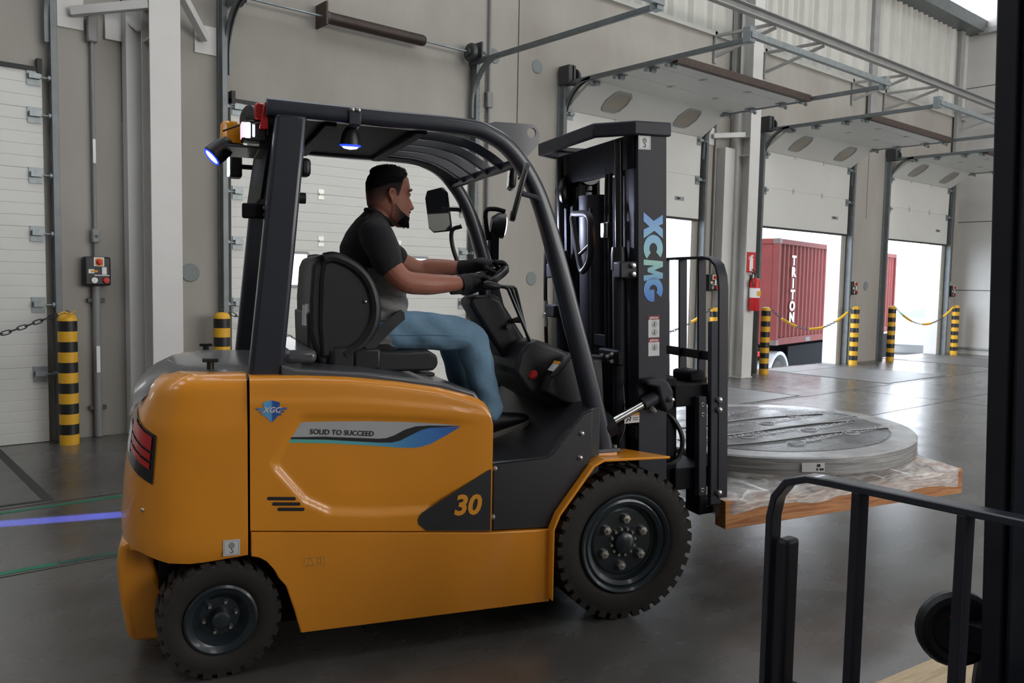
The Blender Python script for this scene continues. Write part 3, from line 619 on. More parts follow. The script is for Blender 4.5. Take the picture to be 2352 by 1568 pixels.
chain(TOPS[7], TOPS[8], 0.42, 'link chain with yellow sleeves across the last raised door', ((0.14, 0.28), (0.46, 0.60), (0.80, 0.97)))
obj_tie = MB().tube(smoothpath([(-0.05, 0, 0.0), (0.0, -0.012, 0.02), (0.05, 0, 0.0), (0.09, -0.01, 0.03)], 5), 0.008, 6)
tag(obj('cable_tie', obj_tie, 'safety_yellow', loc=(1.72, 8.2, 1.185)), 'yellow tie fixing the chain to the leftmost bollard', 'tie')
# fire extinguisher and sign on the column
e = empty('fire_extinguisher', (12.10, 7.985, 1.14))
obj('cylinder', MB().lathe([(0.02, 0), (0.075, 0.0), (0.085, 0.015), (0.085, 0.46), (0.07, 0.52), (0.03, 0.55), (0.0, 0.555)], n=24), 'sign_red', e)
obj('label_band', MB().lathe([(0.0862, 0.22), (0.0866, 0.23), (0.0866, 0.37), (0.0862, 0.38)], n=24), 'white_print', e); obj('label_band', MB().box(-0.045, 0.045, -0.0885, -0.0870+0.012, 0.25, 0.33), 'safety_yellow', e, 0)
obj('valve', MB().cyl((0, 0, 0.55), (0, 0, 0.62), 0.022, n=12).box(-0.09, 0.05, -0.012, 0.012, 0.615, 0.63), 'dark_steel', e)
obj('handle', MB().sweep([(0.05, 0, 0.64), (-0.10, 0, 0.69)], [(-0.012, -0.006), (0.012, -0.006), (0.012, 0.006), (-0.012, 0.006)]), 'black_plastic', e)
obj('hose', MB().tube(smoothpath([(-0.02, -0.01, 0.6), (-0.09, -0.02, 0.64), (-0.125, -0.02, 0.56), (-0.105, -0.03, 0.40)], 6), 0.011, 8), 'black_plastic', e)
obj('wall_hook', MB().box(-0.03, 0.03, 0.08, 0.095, 0.4, 0.6), 'dark_steel', e, 0)
tag(e, 'red fire extinguisher hanging on the white steel column', 'extinguisher')
e = empty('extinguisher_sign', (12.09, 8.072, 1.95))
obj('board', MB().box(-0.12, 0.12, -0.006, 0.004, -0.17, 0.17), 'sign_red', e, 0.001)
obj('pictogram', MB().box(-0.05, 0.05, -0.0075, -0.006, -0.145, 0.06).prism([(-0.05, 0.06), (0.05, 0.06), (0.02, 0.1), (-0.02, 0.1)], 'y', -0.0075, -0.006).box(-0.015, 0.05, -0.0075, -0.006, 0.1, 0.125).prism([(-0.015, 0.125), (0.03, 0.115), (0.03, 0.135), (-0.06, 0.1), (-0.085, 0.05), (-0.075, 0.045), (-0.05, 0.09)], 'y', -0.0075, -0.006), 'white_print', e, smooth=0)
tag(e, 'red sign with white extinguisher pictogram on the column', 'sign')
# ---------------------------------------------------------------- outside: containers on trucks
def container(loc, rz, L, letters, label, vertical=True, trucklabel=''):
    e = empty('shipping_container', loc, rz); W, H = 2.44, 2.6
    n = int(L/0.28); b = MB(); vs = []
    for i in range(n*4+1):
        x = 0.14+(L-0.28)*i/(n*4); d = (0, 0, 0.04, 0.04)[i % 4]; vs += [(x, d, 0.16), (x, d, H-0.12)]
    b.add(vs, [(2*i, 2*i+2, 2*i+3, 2*i+1) for i in range(n*4)])
    obj('side_wall', b, 'container_red', e, smooth=0)
    b2 = MB().add([(x, W-y, z) for x, y, z in vs], [(2*i, 2*i+2, 2*i+3, 2*i+1) for i in range(n*4)]); obj('side_wall', b2, 'container_red', e, smooth=0)
    obj('roof', MB().box(0.05, L-0.05, 0.03, W-0.03, H-0.05, H-0.02), 'container_red', e, smooth=0)
    obj('floor_panel', MB().box(0.05, L-0.05, 0.03, W-0.03, 0.08, 0.16), 'container_red', e, smooth=0)
    f = MB()
    for x in (0, L-0.15):
        for y in (-0.03, W-0.12): f.box(x, x+0.15, y, y+0.15, 0, H)
    for y in (-0.03, W-0.07):
        f.box(0.15, L-0.15, y, y+0.10, 0.0, 0.17).box(0.15, L-0.15, y, y+0.10, H-0.13, H)
    for x in (0, L-0.15): f.box(x, x+0.15, 0.1, W-0.1, H-0.13, H).box(x, x+0.15, 0.1, W-0.1, 0, 0.17)
    obj('frame', f, 'container_red', e, 0.008)
    for y0, y1 in ((0.13, W/2-0.01), (W/2+0.01, W-0.13)):
        dr = obj('door_leaf', MB().box(0.02, 0.06, y0, y1, 0.17, H-0.13), 'container_red', e, 0.006)
        obj('lock_rod', MB().cyl((0.0, y0+0.35, 0.17), (0.0, y0+0.35, H-0.13), 0.017, n=8).cyl((0.0, y1-0.2, 0.17), (0.0, y1-0.2, H-0.13), 0.017, n=8), 'galvanised', dr)
    for x in (0.0, L-0.18):
        for z in (0, H-0.12): obj('corner_casting', MB().box(x-0.005, x+0.18, -0.04, 0.12, z-0.005, z+0.125), 'rust_brown', e, 0.01)
    obj('fork_pocket', MB().box(2.05, 2.4, -0.034, 0.0, 0.02, 0.13), 'black_print', e, smooth=0)
    if vertical:
        for i, ch in enumerate(letters):
            text_obj('letter', ch, 'white_print', e, (1.06, -0.012, 2.08-i*0.285), (1, 0, 0), (0, 0, 1), 0.33, 0.006, offset=0.012, sx=1.3)
    tag(e, label, 'container', 'shipping containers outside')
def trailer(loc, rz, L, label):
    e = empty('trailer_chassis', loc, rz)
    for y in (0.55, 1.75): obj('chassis_rail', MB().box(-0.3, L, y, y+0.14, 0.95, 1.32), 'truck_black', e, 0.01)
    obj('side_skirt', MB().box(1.0, L-0.3, 0.02, 0.06, 0.35, 1.30), 'truck_black', e, 0.01)
    obj('cross_member', MB().box(-0.3, -0.15, 0.1, 2.35, 1.0, 1.30), 'truck_black', e, 0.01)
    obj('tail_lamp', MB().box(-0.34, -0.3, 0.2, 0.5, 1.1, 1.22), 'lamp_red', e, 0.01); obj('marker_lamp', MB().box(-0.32, -0.28, 0.62, 0.95, 1.26, 1.3), 'badge_blue', e, 0)
    for x in (0.35, 6.5, 7.8):
        if x > L-0.6: continue
        for y in (0.02, 2.0):
            wv = obj('tyre', MB().lathe([(0.28, 0), (0.46, 0.0), (0.5, 0.04), (0.5, 0.28), (0.46, 0.32), (0.28, 0.32)], (x, y, 0.5), (0, 1, 0), 28, closed=True), 'rubber', e)
            obj('rim', MB().lathe([(0.0, 0.1), (0.1, 0.06), (0.2, 0.1), (0.28, 0.03), (0.29, 0.2), (0.0, 0.2)], (x, y, 0.5), (0, 1, 0), 20), 'galvanised', wv)
        ar = [(x+0.66*math.cos(a), 0.55+0.66*math.sin(a)) for a in [PI*i/12 for i in range(13)]]+[(x+0.58*math.cos(a), 0.55+0.58*math.sin(a)) for a in [PI*(12-i)/12 for i in range(13)]]
        obj('mudguard', MB().prism(ar, 'y', -0.02, 0.4), 'grey_plastic', e)
    tag(e, label, 'trailer', 'container trailers outside')
CR = rad(10.7)
container((17.88, 11.2, 0.12), CR, 6.06, 'TRITON', 'faded red corrugated container with white lettering outside the open door')
trailer((17.88, 11.2, -1.25), CR, 10.5, 'black trailer with rounded mudguard carrying the lettered red container')
container((23.93, 12.345, 0.12), CR, 4.4, '', 'second faded red container behind the lettered one, seen beyond the last door', False)
# white delivery truck seen through the last door
e = empty('delivery_truck', (35.6, 15.6, -1.25), rad(24))
obj('cargo_box', MB().box(1.9, 8.5, -1.2, 1.2, 1.0, 3.6), 'truck_white', e, 0.04)
obj('cab', MB().prism([(0, 0.5), (0, 1.55), (0.35, 2.7), (1.75, 2.75), (1.75, 0.5)], 'y', -1.12, 1.12), 'truck_white', e, 0.06)
obj('windscreen', MB().hexa([(0.0, -1.0, 1.60), (0.012, 1.0, 1.60), (0.03, 1.0, 1.58), (0.03, -1.0, 1.58)], [(0.325, -0.9, 2.55), (0.325, 0.9, 2.55), (0.36, 0.9, 2.55), (0.36, -0.9, 2.55)]), 'teal_paint', e)
obj('grille', MB().box(-0.03, 0.02, -0.8, 0.8, 0.95, 1.3), 'grey_plastic', e, 0.01); obj('bumper', MB().box(-0.1, 0.2, -1.15, 1.15, 0.45, 0.8), 'truck_white', e, 0.04)
obj('number_plate', MB().box(-0.115, -0.1, -0.3, 0.3, 0.55, 0.72), 'decal_silver', e, 0)
for y in (-0.95, 0.95): obj('head_lamp', MB().box(-0.05, 0.05, y-0.16, y+0.16, 0.85, 1.05), 'lamp_clear', e, 0.02)
for x in (0.95, 6.8):
    for y in (-1.12, 0.85): obj('tyre', MB().lathe([(0.25, 0), (0.45, 0), (0.48, 0.04), (0.48, 0.23), (0.45, 0.27), (0.25, 0.27)], (x, y, 0.48), (0, 1, 0), 24, closed=True), 'rubber', e)
obj('chassis_rail', MB().box(0.6, 8.3, -0.5, 0.5, 0.7, 1.0), 'truck_black', e)
tag(e, 'white delivery truck parked in the bright yard beyond the last door', 'truck')
# pale equipment pallets standing in the yard beyond the third door
e = empty('yard_trailer', (11.8, 11.3, -1.25), rad(10))
obj('deck', MB().box(0, 5.5, 0, 2.4, 0.95, 1.15), 'truck_white', e, 0.02); obj('headboard', MB().box(0, 0.12, 0, 2.4, 1.15, 2.0), 'teal_paint', e, 0.02)
for x in (1.2, 4.0):
    for y in (0.0, 2.1): obj('tyre', MB().lathe([(0.25, 0), (0.45, 0), (0.48, 0.04), (0.48, 0.23), (0.45, 0.27), (0.25, 0.27)], (x, y, 0.48), (0, 1, 0), 24, closed=True), 'rubber', e)
obj('side_rail', MB().box(0.1, 5.4, -0.03, 0.03, 0.6, 0.75), 'truck_white', e, 0.01)
tag(e, 'low white flatbed trailer in the yard behind the load backrest', 'trailer')
# ================================================================ THE FORKLIFT   (local frame: x forward, y to its left, z up; origin under the rear axle)
TA = rad(-18.8)
fl = empty('forklift', (1.358, 3.658, 0), TA)
tag(fl, 'orange electric counterbalance forklift with black mast carrying a round wrapped load', 'forklift')
SIDE = 0.60
# ---- counterweight
CW_OUT = [(0.108, -0.60), (0.0, -0.60), (-0.10, -0.598), (-0.17, -0.585), (-0.225, -0.55), (-0.265, -0.50), (-0.295, -0.43), (-0.315, -0.34), (-0.33, -0.22), (-0.336, -0.08)]
CW_OUT = CW_OUT+[(x, -y) for x, y in CW_OUT[::-1]]
REAR = [(0.45, -0.03), (0.55, -0.035), (0.74, -0.022), (0.97, 0.008), (1.06, 0.03), (1.12, 0.05), (1.18, 0.09)]
def cw_inset(wz): return lerp_table([(0.45, 0.012), (0.50, 0.0), (0.60, 0.0), (0.98, 0.004), (1.03, 0.012), (1.07, 0.016), (1.12, 0.022), (1.15, 0.035), (1.166, 0.06), (1.172, 0.09)], wz)
def cw_point(i, wz, off=0.0):
    """surface point: i = float index along the outline"""
    k = max(0, min(len(CW_OUT)-2, int(math.floor(i)))); t = i-k
    x = CW_OUT[k][0]*(1-t)+CW_OUT[k+1][0]*t; y = CW_OUT[k][1]*(1-t)+CW_OUT[k+1][1]*t
    q = min(1, max(0, (0.1-x)/0.42)); ins = cw_inset(wz)-off
    a = CW_OUT[k]; c = CW_OUT[k+1]; nx, ny = -(c[1]-a[1]), (c[0]-a[0]); l = math.hypot(nx, ny); nx, ny = nx/l, ny/l   # outward normal
    return (x-nx*ins+lerp_table(REAR, wz)*q*q, y-ny*ins, wz)
def cw_bottom(x):   # lower edge of the flank, lifted over the rear wheel
    return lerp_table([(-0.34, 0.44), (-0.27, 0.50), (-0.18, 0.462), (-0.08, 0.452), (0.12, 0.470)], x)
nO = len(CW_OUT); rows = 22
def cw_ring(j):
    out = []
    for i in range(nO*2-1):
        p = cw_point(i/2, 1.0); zb = cw_bottom(0.5*(CW_OUT[i//2][0]+CW_OUT[min(nO-1, (i+1)//2)][0])); zt = 1.172
        t = j/rows; z = zb+(zt-zb)*(1-(1-t)**1.25); out.append(cw_point(i/2, z))
    return out
rings = [cw_ring(j) for j in range(rows+1)]
b = MB(); n = len(rings[0])
b.add([p for r in rings for p in r], [(j*n+i, j*n+i+1, (j+1)*n+i+1, (j+1)*n+i) for j in range(rows) for i in range(n-1)])
b.add(rings[-1], [tuple(range(n))]); b.add(rings[0], [tuple(range(n))])
b.add([rings[j][0] for j in range(rows+1)]+[rings[j][-1] for j in range(rows+1)], [(j, j+1, rows+1+j+1, rows+1+j) for j in range(rows)])
cw = obj('counterweight', b, 'orange_paint', fl, smooth=40)
# lower tail block between the rear wheels
b = MB().prism([(-0.362, 0.50), (-0.372, 0.40), (-0.36, 0.26), (-0.335, 0.10), (-0.20, 0.09), (-0.17, 0.16), (-0.19, 0.30), (-0.235, 0.40), (-0.25, 0.52)], 'y', -0.40, 0.40)
obj('tail_block', b, 'orange_paint', fl, 0.03, seg=4)
# parting line between counterweight and side doors
obj('wheel_housing', MB().box(-0.22, 0.30, -0.42, 0.42, 0.30, 0.60), 'guard_black', fl, 0.01)
# tail lamps wrapped on the rear corners
for mir in (0, 1):
    def P(i, z, off): 
        p = cw_point(i if not mir else nO-1-i, z, off); return p
    def lamp(i0, i1, z0, z1, off, slant, name, m, par=fl, nn=6):
        b = MB(); f = lambda s, t: P(i0+(i1-i0)*s, z0+(z1-z0)*t+slant*(s-0.5), off)
        nu, nv = nn, 4; vs = [f(i/nu, j/nv) for i in range(nu+1) for j in range(nv+1)]
        b.add(vs, [(i*(nv+1)+j, (i+1)*(nv+1)+j, (i+1)*(nv+1)+j+1, i*(nv+1)+j+1) for i in range(nu) for j in range(nv)])
        return obj(name, b, m, par)
    tl = lamp(3.9, 7.6, 0.80, 0.985, 0.004, 0.075, 'tail_lamp', 'lamp_dark')
    for z0, z1 in ((0.915, 0.968), (0.878, 0.905), (0.845, 0.868)): lamp(4.2, 6.7, z0, z1, 0.0065, 0.055, 'red_lens', 'lamp_red', tl)
    lamp(6.8, 7.55, 0.86, 0.97, 0.0068, 0.02, 'clear_lens', 'lamp_clear', tl, 3)
    sc = cw_point(4.6 if not mir else nO-1-4.6, 0.66, 0.0); obj('screw', MB().ball(sc, 0.008, 8, 6), 'bolt_metal', cw)
# rear hood cover
def cover(s, t):
    x = -0.31+0.57*s; y = -0.50+1.0*t; e = abs(2*t-1)
    half = lerp_table([(0, 0.30), (0.12, 0.42), (0.3, 0.49), (1, 0.50)], s); y = -half+2*half*t
    z = lerp_table([(0, 1.085), (0.10, 1.145), (0.25, 1.185), (0.5, 1.205), (1, 1.20)], s)-0.05*e**6-0.012*e*e
    return (x, y, z)
b = MB().grid(cover, 24, 20); hc = obj('rear_cover', b, 'hood_grey', fl, smooth=60)
def lip(s, t):
    y = -0.30+0.6*s; x0, y0, z0 = cover(0, s); return (x0-0.012*t, y0*(1+0.05*t), z0-0.035*t)
obj('rear_window', MB().grid(lip, 12, 4), 'hood_gloss', fl, smooth=60)
for x, y in ((-0.02, -0.40), (-0.02, 0.40)): obj('latch', MB().cyl((x, y, 1.17), (x, y, 1.215), 0.014, n=10).box(x-0.03, x+0.03, y-0.018, y+0.018, 1.208, 1.222), 'black_plastic', fl, 0.004)
text_obj('red_sticker', '- - - -', 'sticker_white', fl, (-0.17, -0.1, 1.1875), (0.2, -1, 0), (1, 0.2, 0.2), 0.05, 0.0005)
# ---- side doors
def top_w(u): return lerp_table([(0.115, 1.165), (0.30, 1.163), (0.50, 1.152), (0.70, 1.128), (0.88, 1.098), (1.0, 1.066), (1.06, 1.045), (1.09, 1.025), (1.11, 0.99), (1.116, 0.95)], u)
def bot_w(u): return 0.566+(0.470-0.566)*(u-0.119)/(1.111-0.119)
def crease(u): return lerp_table([(0.1, 1.072), (0.5, 1.058), (0.85, 1.02), (1.12, 0.975)], u)
def seg_dist(p, a, c):
    ax, ay = a; bx, by = c; px, py = p; dx, dy = bx-ax, by-ay; t = max(0, min(1, ((px-ax)*dx+(py-ay)*dy)/(dx*dx+dy*dy))); return math.hypot(px-ax-t*dx, py-ay-t*dy)
REC = [(0.292, 1.008), (0.188, 0.835), (0.198, 0.80), (0.315, 0.655), (0.42, 0.598), (0.62, 0.575), (1.3, 0.56), (1.3, 0.93), (0.98, 0.975), (0.60, 1.008), (0.33, 1.022)]
def inside(p, poly):
    r = False; n = len(poly); x, y = p
    for i in range(n):
        (x1, y1), (x2, y2) = poly[i], poly[(i+1) % n]
        if (y1 > y) != (y2 > y) and x < (x2-x1)*(y-y1)/(y2-y1)+x1: r = not r
    return r
def panel_depth(u, wz):
    """inward offset of the door skin"""
    c = crease(u); d = 0.0
    if wz > c: d += 0.10*(wz-c)+0.004*sstep(c, c+0.012, wz)
    if inside((u, wz), REC):
        e = min(seg_dist((u, wz), REC[i], REC[(i+1) % len(REC)]) for i in range(len(REC)))
        d += 0.014*sstep(0.0, 0.036, e)*(1-sstep(0.85, 1.1, u))
    tw = top_w(u)-wz
    if tw < 0.03: d += 0.03*(1-math.sqrt(max(0, 1-(1-tw/0.03)**2)))
    return d
for sg in (-1, 1):
    nu, nv = 90, 56
    def P(s, t):
        u = 0.1165+(1.1155-0.1165)*s; z0, z1 = bot_w(u), top_w(u); z = z0+(z1-z0)*t
        return (u, sg*(SIDE-panel_depth(u, z)), z)
    b = MB().grid(P, nu, nv)
    bk = [P(i/nu, 1) for i in range(nu+1)]; vs = bk+[(x, sg*0.50, z+0.004) for x, y, z in bk]
    b.add(vs, [(i, i+1, nu+2+i, nu+1+i) for i in range(nu)])
    fr = [P(1, j/nv) for j in range(nv+1)]; b.add(fr+[(x, sg*0.50, z) for x, y, z in fr], [(j, j+1, nv+2+j, nv+1+j) for j in range(nv)])
    bt = [P(i/nu, 0) for i in range(nu+1)]; b.add(bt+[(x, sg*0.50, z) for x, y, z in bt], [(i, i+1, nu+2+i, nu+1+i) for i in range(nu)])
    sp = obj('side_door', b, 'orange_paint', fl, smooth=50)
    def decal(name, poly, m, off, par=sp, flatrec=False):
        """polygon laid on the door skin"""
        b = MB(); b.flat([(u, sg*(SIDE-(0.014*(1-sstep(0.85, 1.1, u)) if flatrec else panel_depth(u, z))+off), z) for u, z in poly]); return obj(name, b, m, par, smooth=0)
    sl = []
    for u0, u1, z in ((0.186, 0.282, 0.688), (0.205, 0.300, 0.665), (0.225, 0.316, 0.642)):
        z -= 0.0; pts = [(u0+0.007*math.cos(a), z+0.007*math.sin(a)) for a in [PI/2+PI*i/6 for i in range(7)]]+[(u1+0.007*math.cos(a), z-0.008+0.007*math.sin(a)) for a in [-PI/2+PI*i/6 for i in range(7)]]
        decal('vent_slot', pts, 'black_print', 0.0012)
    # black number plate with 30
    pl = [(1.109, 0.7435), (1.095, 0.740), (0.803, 0.578), (0.79, 0.563), (0.786, 0.548), (0.79, 0.53), (0.822, 0.5005), (1.110, 0.4725)]
    decal('number_panel', pl, 'cowl_plastic', 0.0022)
    xd = (1, 0, -0.045) if sg < 0 else (-1, 0, 0.045)
    text_obj('number', '30', 'amber_print', sp, (1.0, sg*(SIDE+0.0035), 0.592), xd, (0, 0, 1), 0.118, 0.001, offset=0.004, shear=0.18, sx=1.02, space=1.0)
    # stripes
    sil = [(0.255, 0.924), (0.271, 0.948), (0.290, 0.969), (0.305, 0.977), (0.325, 0.981), (0.427, 0.979), (0.585, 0.973), (0.748, 0.962), (0.90, 0.947), (0.975, 0.938), (0.90, 0.940), (0.832, 0.944), (0.776, 0.943), (0.73, 0.931), (0.684, 0.909), (0.652, 0.900), (0.62, 0.899), (0.50, 0.910), (0.40, 0.919)]
    decal('silver_stripe', sil, 'decal_silver', 0.0016, flatrec=True)
    blk = [(0.255, 0.924), (0.40, 0.919), (0.50, 0.910), (0.62, 0.899), (0.652, 0.900), (0.684, 0.909), (0.73, 0.931), (0.776, 0.943), (0.832, 0.944), (0.90, 0.940), (0.977, 0.937), (0.90, 0.934), (0.84, 0.934), (0.80, 0.926), (0.75, 0.904), (0.71, 0.886), (0.675, 0.880), (0.62, 0.883), (0.50, 0.896), (0.40, 0.907), (0.251, 0.917)]
    decal('black_stripe', blk, 'black_print', 0.0020, flatrec=True)
    tea = [(0.251, 0.917), (0.40, 0.907), (0.50, 0.896), (0.62, 0.883), (0.675, 0.880), (0.71, 0.886), (0.75, 0.904), (0.80, 0.926), (0.84, 0.934), (0.97, 0.934), (0.95, 0.922), (0.90, 0.894), (0.842, 0.866), (0.80, 0.855), (0.76, 0.853), (0.70, 0.858), (0.60, 0.871), (0.43, 0.890), (0.245, 0.904)]
    decal('blue_stripe', tea, 'stripe_teal', 0.0018, flatrec=True)
    d0 = SIDE-0.014
    text_obj('slogan', 'SOLID TO SUCCEED', 'black_print', sp, (0.473, sg*(d0+0.0032), 0.931), (1, 0, -0.085) if sg < 0 else (-1, 0, 0.085), (0.08, 0, 1) if sg < 0 else (-0.08, 0, 1), 0.0285, 0.0006, offset=0.0004, sx=1.0)
    # shield badge
    sh = [(0.166, 1.068), (0.197, 1.074), (0.228, 1.066), (0.228, 1.03), (0.218, 1.008), (0.197, 0.987), (0.176, 1.010), (0.166, 1.035)]
    decal('badge_shield', sh, 'badge_blue', 0.0020)
    for k in range(3):
        z = 1.046-k*0.0115; q = 0.018*k
        decal('badge_wing', [(0.137+q*0.6, z), (0.258-q*0.6, z-0.002), (0.252-q*0.6, z-0.010), (0.143+q*0.6, z-0.008)], 'badge_blue', 0.0026)
    dd = SIDE-panel_depth(0.197, 1.035)
    text_obj('badge_letters', 'XGC', 'sticker_white', sp, (0.197, sg*(dd+0.0036), 1.036), (1, 0, -0.03) if sg < 0 else (-1, 0, 0.03), (0, 0, 1), 0.030, 0.0004, offset=0.0008, shear=0.3, sx=1.0)
    # ---- chassis sill
    arch = [(0.119, 0.462)]+[(0.12+0.19*math.sin(a)*0.62, 0.27+0.19*math.cos(a)) for a in [PI/2*i/6 for i in range(1, 5)]]+[(0.25, 0.33), (0.285, 0.22), (0.308, 0.13)]
    sill = [(0.119, 0.560)]+arch+[(1.398, 0.122), (1.398, 0.452), (1.112, 0.464)]
    sl = obj('chassis_sill', MB().prism(sill, 'y', sg*0.50, sg*SIDE), 'orange_paint', fl, 0.012, seg=3)
    st = obj('warning_plate', MB().box(0.318, 0.405, sg*(SIDE+0.0005)-0.001, sg*(SIDE+0.0005)+0.001, 0.398, 0.438), 'amber_print', sl, 0)
    y = sg*(SIDE+0.002); obj('warning_outline', MB().tube([(0.323, y, 0.402), (0.40, y, 0.402), (0.40, y, 0.434), (0.323, y, 0.434)], 0.0007, 4, closed=True).tube([(0.330, y, 0.407), (0.360, y, 0.407), (0.345, y, 0.431)], 0.001, 4, closed=True).tube([(0.372, y, 0.410), (0.388, y, 0.410), (0.388, y, 0.428), (0.372, y, 0.428)], 0.001, 4, closed=True), 'rust_brown', sl)
    # ---- dark step panel in front of the door
    step = [(1.122, 0.470), (1.395, 0.458), (1.43, 0.53), (1.585, 0.735), (1.60, 0.79), (1.60, 0.975), (1.555, 0.965), (1.44, 0.835), (1.405, 0.79), (1.375, 0.772), (1.122, 0.762)]
    stp = obj('step_panel', MB().prism(step, 'y', sg*0.54, sg*0.588), 'cowl_plastic', fl, 0.006)
    edge = [(1.122, 0.764), (1.372, 0.774), (1.405, 0.792), (1.44, 0.838), (1.555, 0.968), (1.60, 0.978)]
    obj('edge_strip', MB().tube([(x, sg*0.585, z+0.002) for x, z in edge], 0.0055, 6), 'hood_gloss', stp)
    bb = meshof('bolt', MB().lathe([(0.0, 0.014), (0.008, 0.012), (0.011, 0.006), (0.013, 0.0)], (0, 0, 0), (0, 1, 0), 10), 'bolt_metal')
    for x, z in ((1.545, 0.875), (1.54, 0.765), (1.130, 0.742), (1.124, 0.53)): inst(bb, 'bolt', stp, (x, sg*0.588, z), None, (1, sg, 1))
    # ---- fender
    fen = [(1.402, 0.135), (1.402, 0.455), (1.43, 0.52), (1.595, 0.728), (1.64, 0.748), (1.985, 0.742)]
    b = MB(); inn = [0.50, 0.50, 0.47, 0.44, 0.42, 0.42]
    up = [(x-0.010, z+0.006) for x, z in fen[:4]]+[(x, z+0.012) for x, z in fen[4:]]
    r = []
    for (x, z), (x2, z2), yi in zip(fen, up, inn):
        xo = x; xi = x-0.12 if (x, z) == fen[-1] else x; x2i = x2-0.12 if (x, z) == fen[-1] else x2
        r.append([(x, sg*0.635, z), (xi, sg*yi, z), (x2i, sg*yi, z2), (x2, sg*0.635, z2)])
    b.ring_loft(r); obj('fender', b, 'orange_paint', fl, 0.003, smooth=25)
    obj('fender_pad', MB().box(1.60, 1.76, sg*0.49-0.045, sg*0.49+0.045, 0.752, 0.768), 'orange_paint', fl, 0.004)
# chassis core, floor plate, hood top
obj('chassis_core', MB().box(0.12, 1.62, -0.50, 0.50, 0.14, 0.60), 'guard_black', fl, 0.01)
obj('battery_case', MB().box(0.13, 1.105, -0.49, 0.49, 0.60, 1.03), 'guard_black', fl, 0.01)
fp = [(1.10, 0.60), (1.10, 0.745), (1.36, 0.757), (1.40, 0.775), (1.60, 0.975), (1.66, 0.99), (1.66, 0.60)]
obj('floor_plate', MB().prism(fp, 'y', -0.545, 0.545), 'cowl_plastic', fl, 0.004)
hd = [(0.24, 1.03), (0.24, 1.205), (0.30, 1.188), (0.60, 1.165), (0.90, 1.118), (1.05, 1.072), (1.08, 1.03)]
obj('hood', MB().prism(hd, 'y', -0.545, 0.545), 'hood_grey', fl, 0.012, seg=3)
obj('hood_tray', MB().box(0.27, 0.40, -0.40, 0.40, 1.195, 1.25), 'hood_grey', fl, 0.02)
# lift-point stickers
def hook_sticker(par, o, X, Z, s, name='lifting_sticker'):
    """white square sticker with a hook symbol; o centre, X/Z unit directions in its plane"""
    O, X, Z = Vector(o), Vector(X), Vector(Z); Y = X.cross(Z)
    q = [(-1, -1), (1, -1), (1, 1), (-1, 1)]
    pl = obj(name, MB().hexa([O+X*(a*s/2)+Z*(c*s/2) for a, c in q], [O+X*(a*s/2)+Z*(c*s/2)+Y*0.0015 for a, c in q]), 'sticker_white', par, smooth=0)
    C = O+Y*0.002
    k = MB().tube([C+X*(a*s*0.42)+Z*(c*s*0.42) for a, c in q], 0.008*s, 4, closed=True)
    k.tube([C+X*(math.cos(a)*s*0.16)+Z*(math.sin(a)*s*0.16+s*0.14) for a in [2*PI*i/14 for i in range(14)]], 0.018*s, 4, closed=True)
    k.tube([C+X*(math.cos(a)*s*0.07)+Z*(math.sin(a)*s*0.07+s*0.14) for a in [2*PI*i/10 for i in range(10)]], 0.018*s, 4, closed=True)
    k.tube([C+Z*(-0.02*s), C+Z*(-0.14*s)]+[C+X*(math.sin(a)*s*0.09)+Z*(-0.23*s+math.cos(a)*s*0.09) for a in [PI*1.45*i/8 for i in range(1, 9)]], 0.022*s, 5)
    obj('hook_symbol', k, 'black_print', pl)
a = cw_point(1.2, 0.505, 0.001)
hook_sticker(fl, (0.047, a[1]-0.001, 0.507), (1, 0, 0), (0, 0, 1), 0.062)
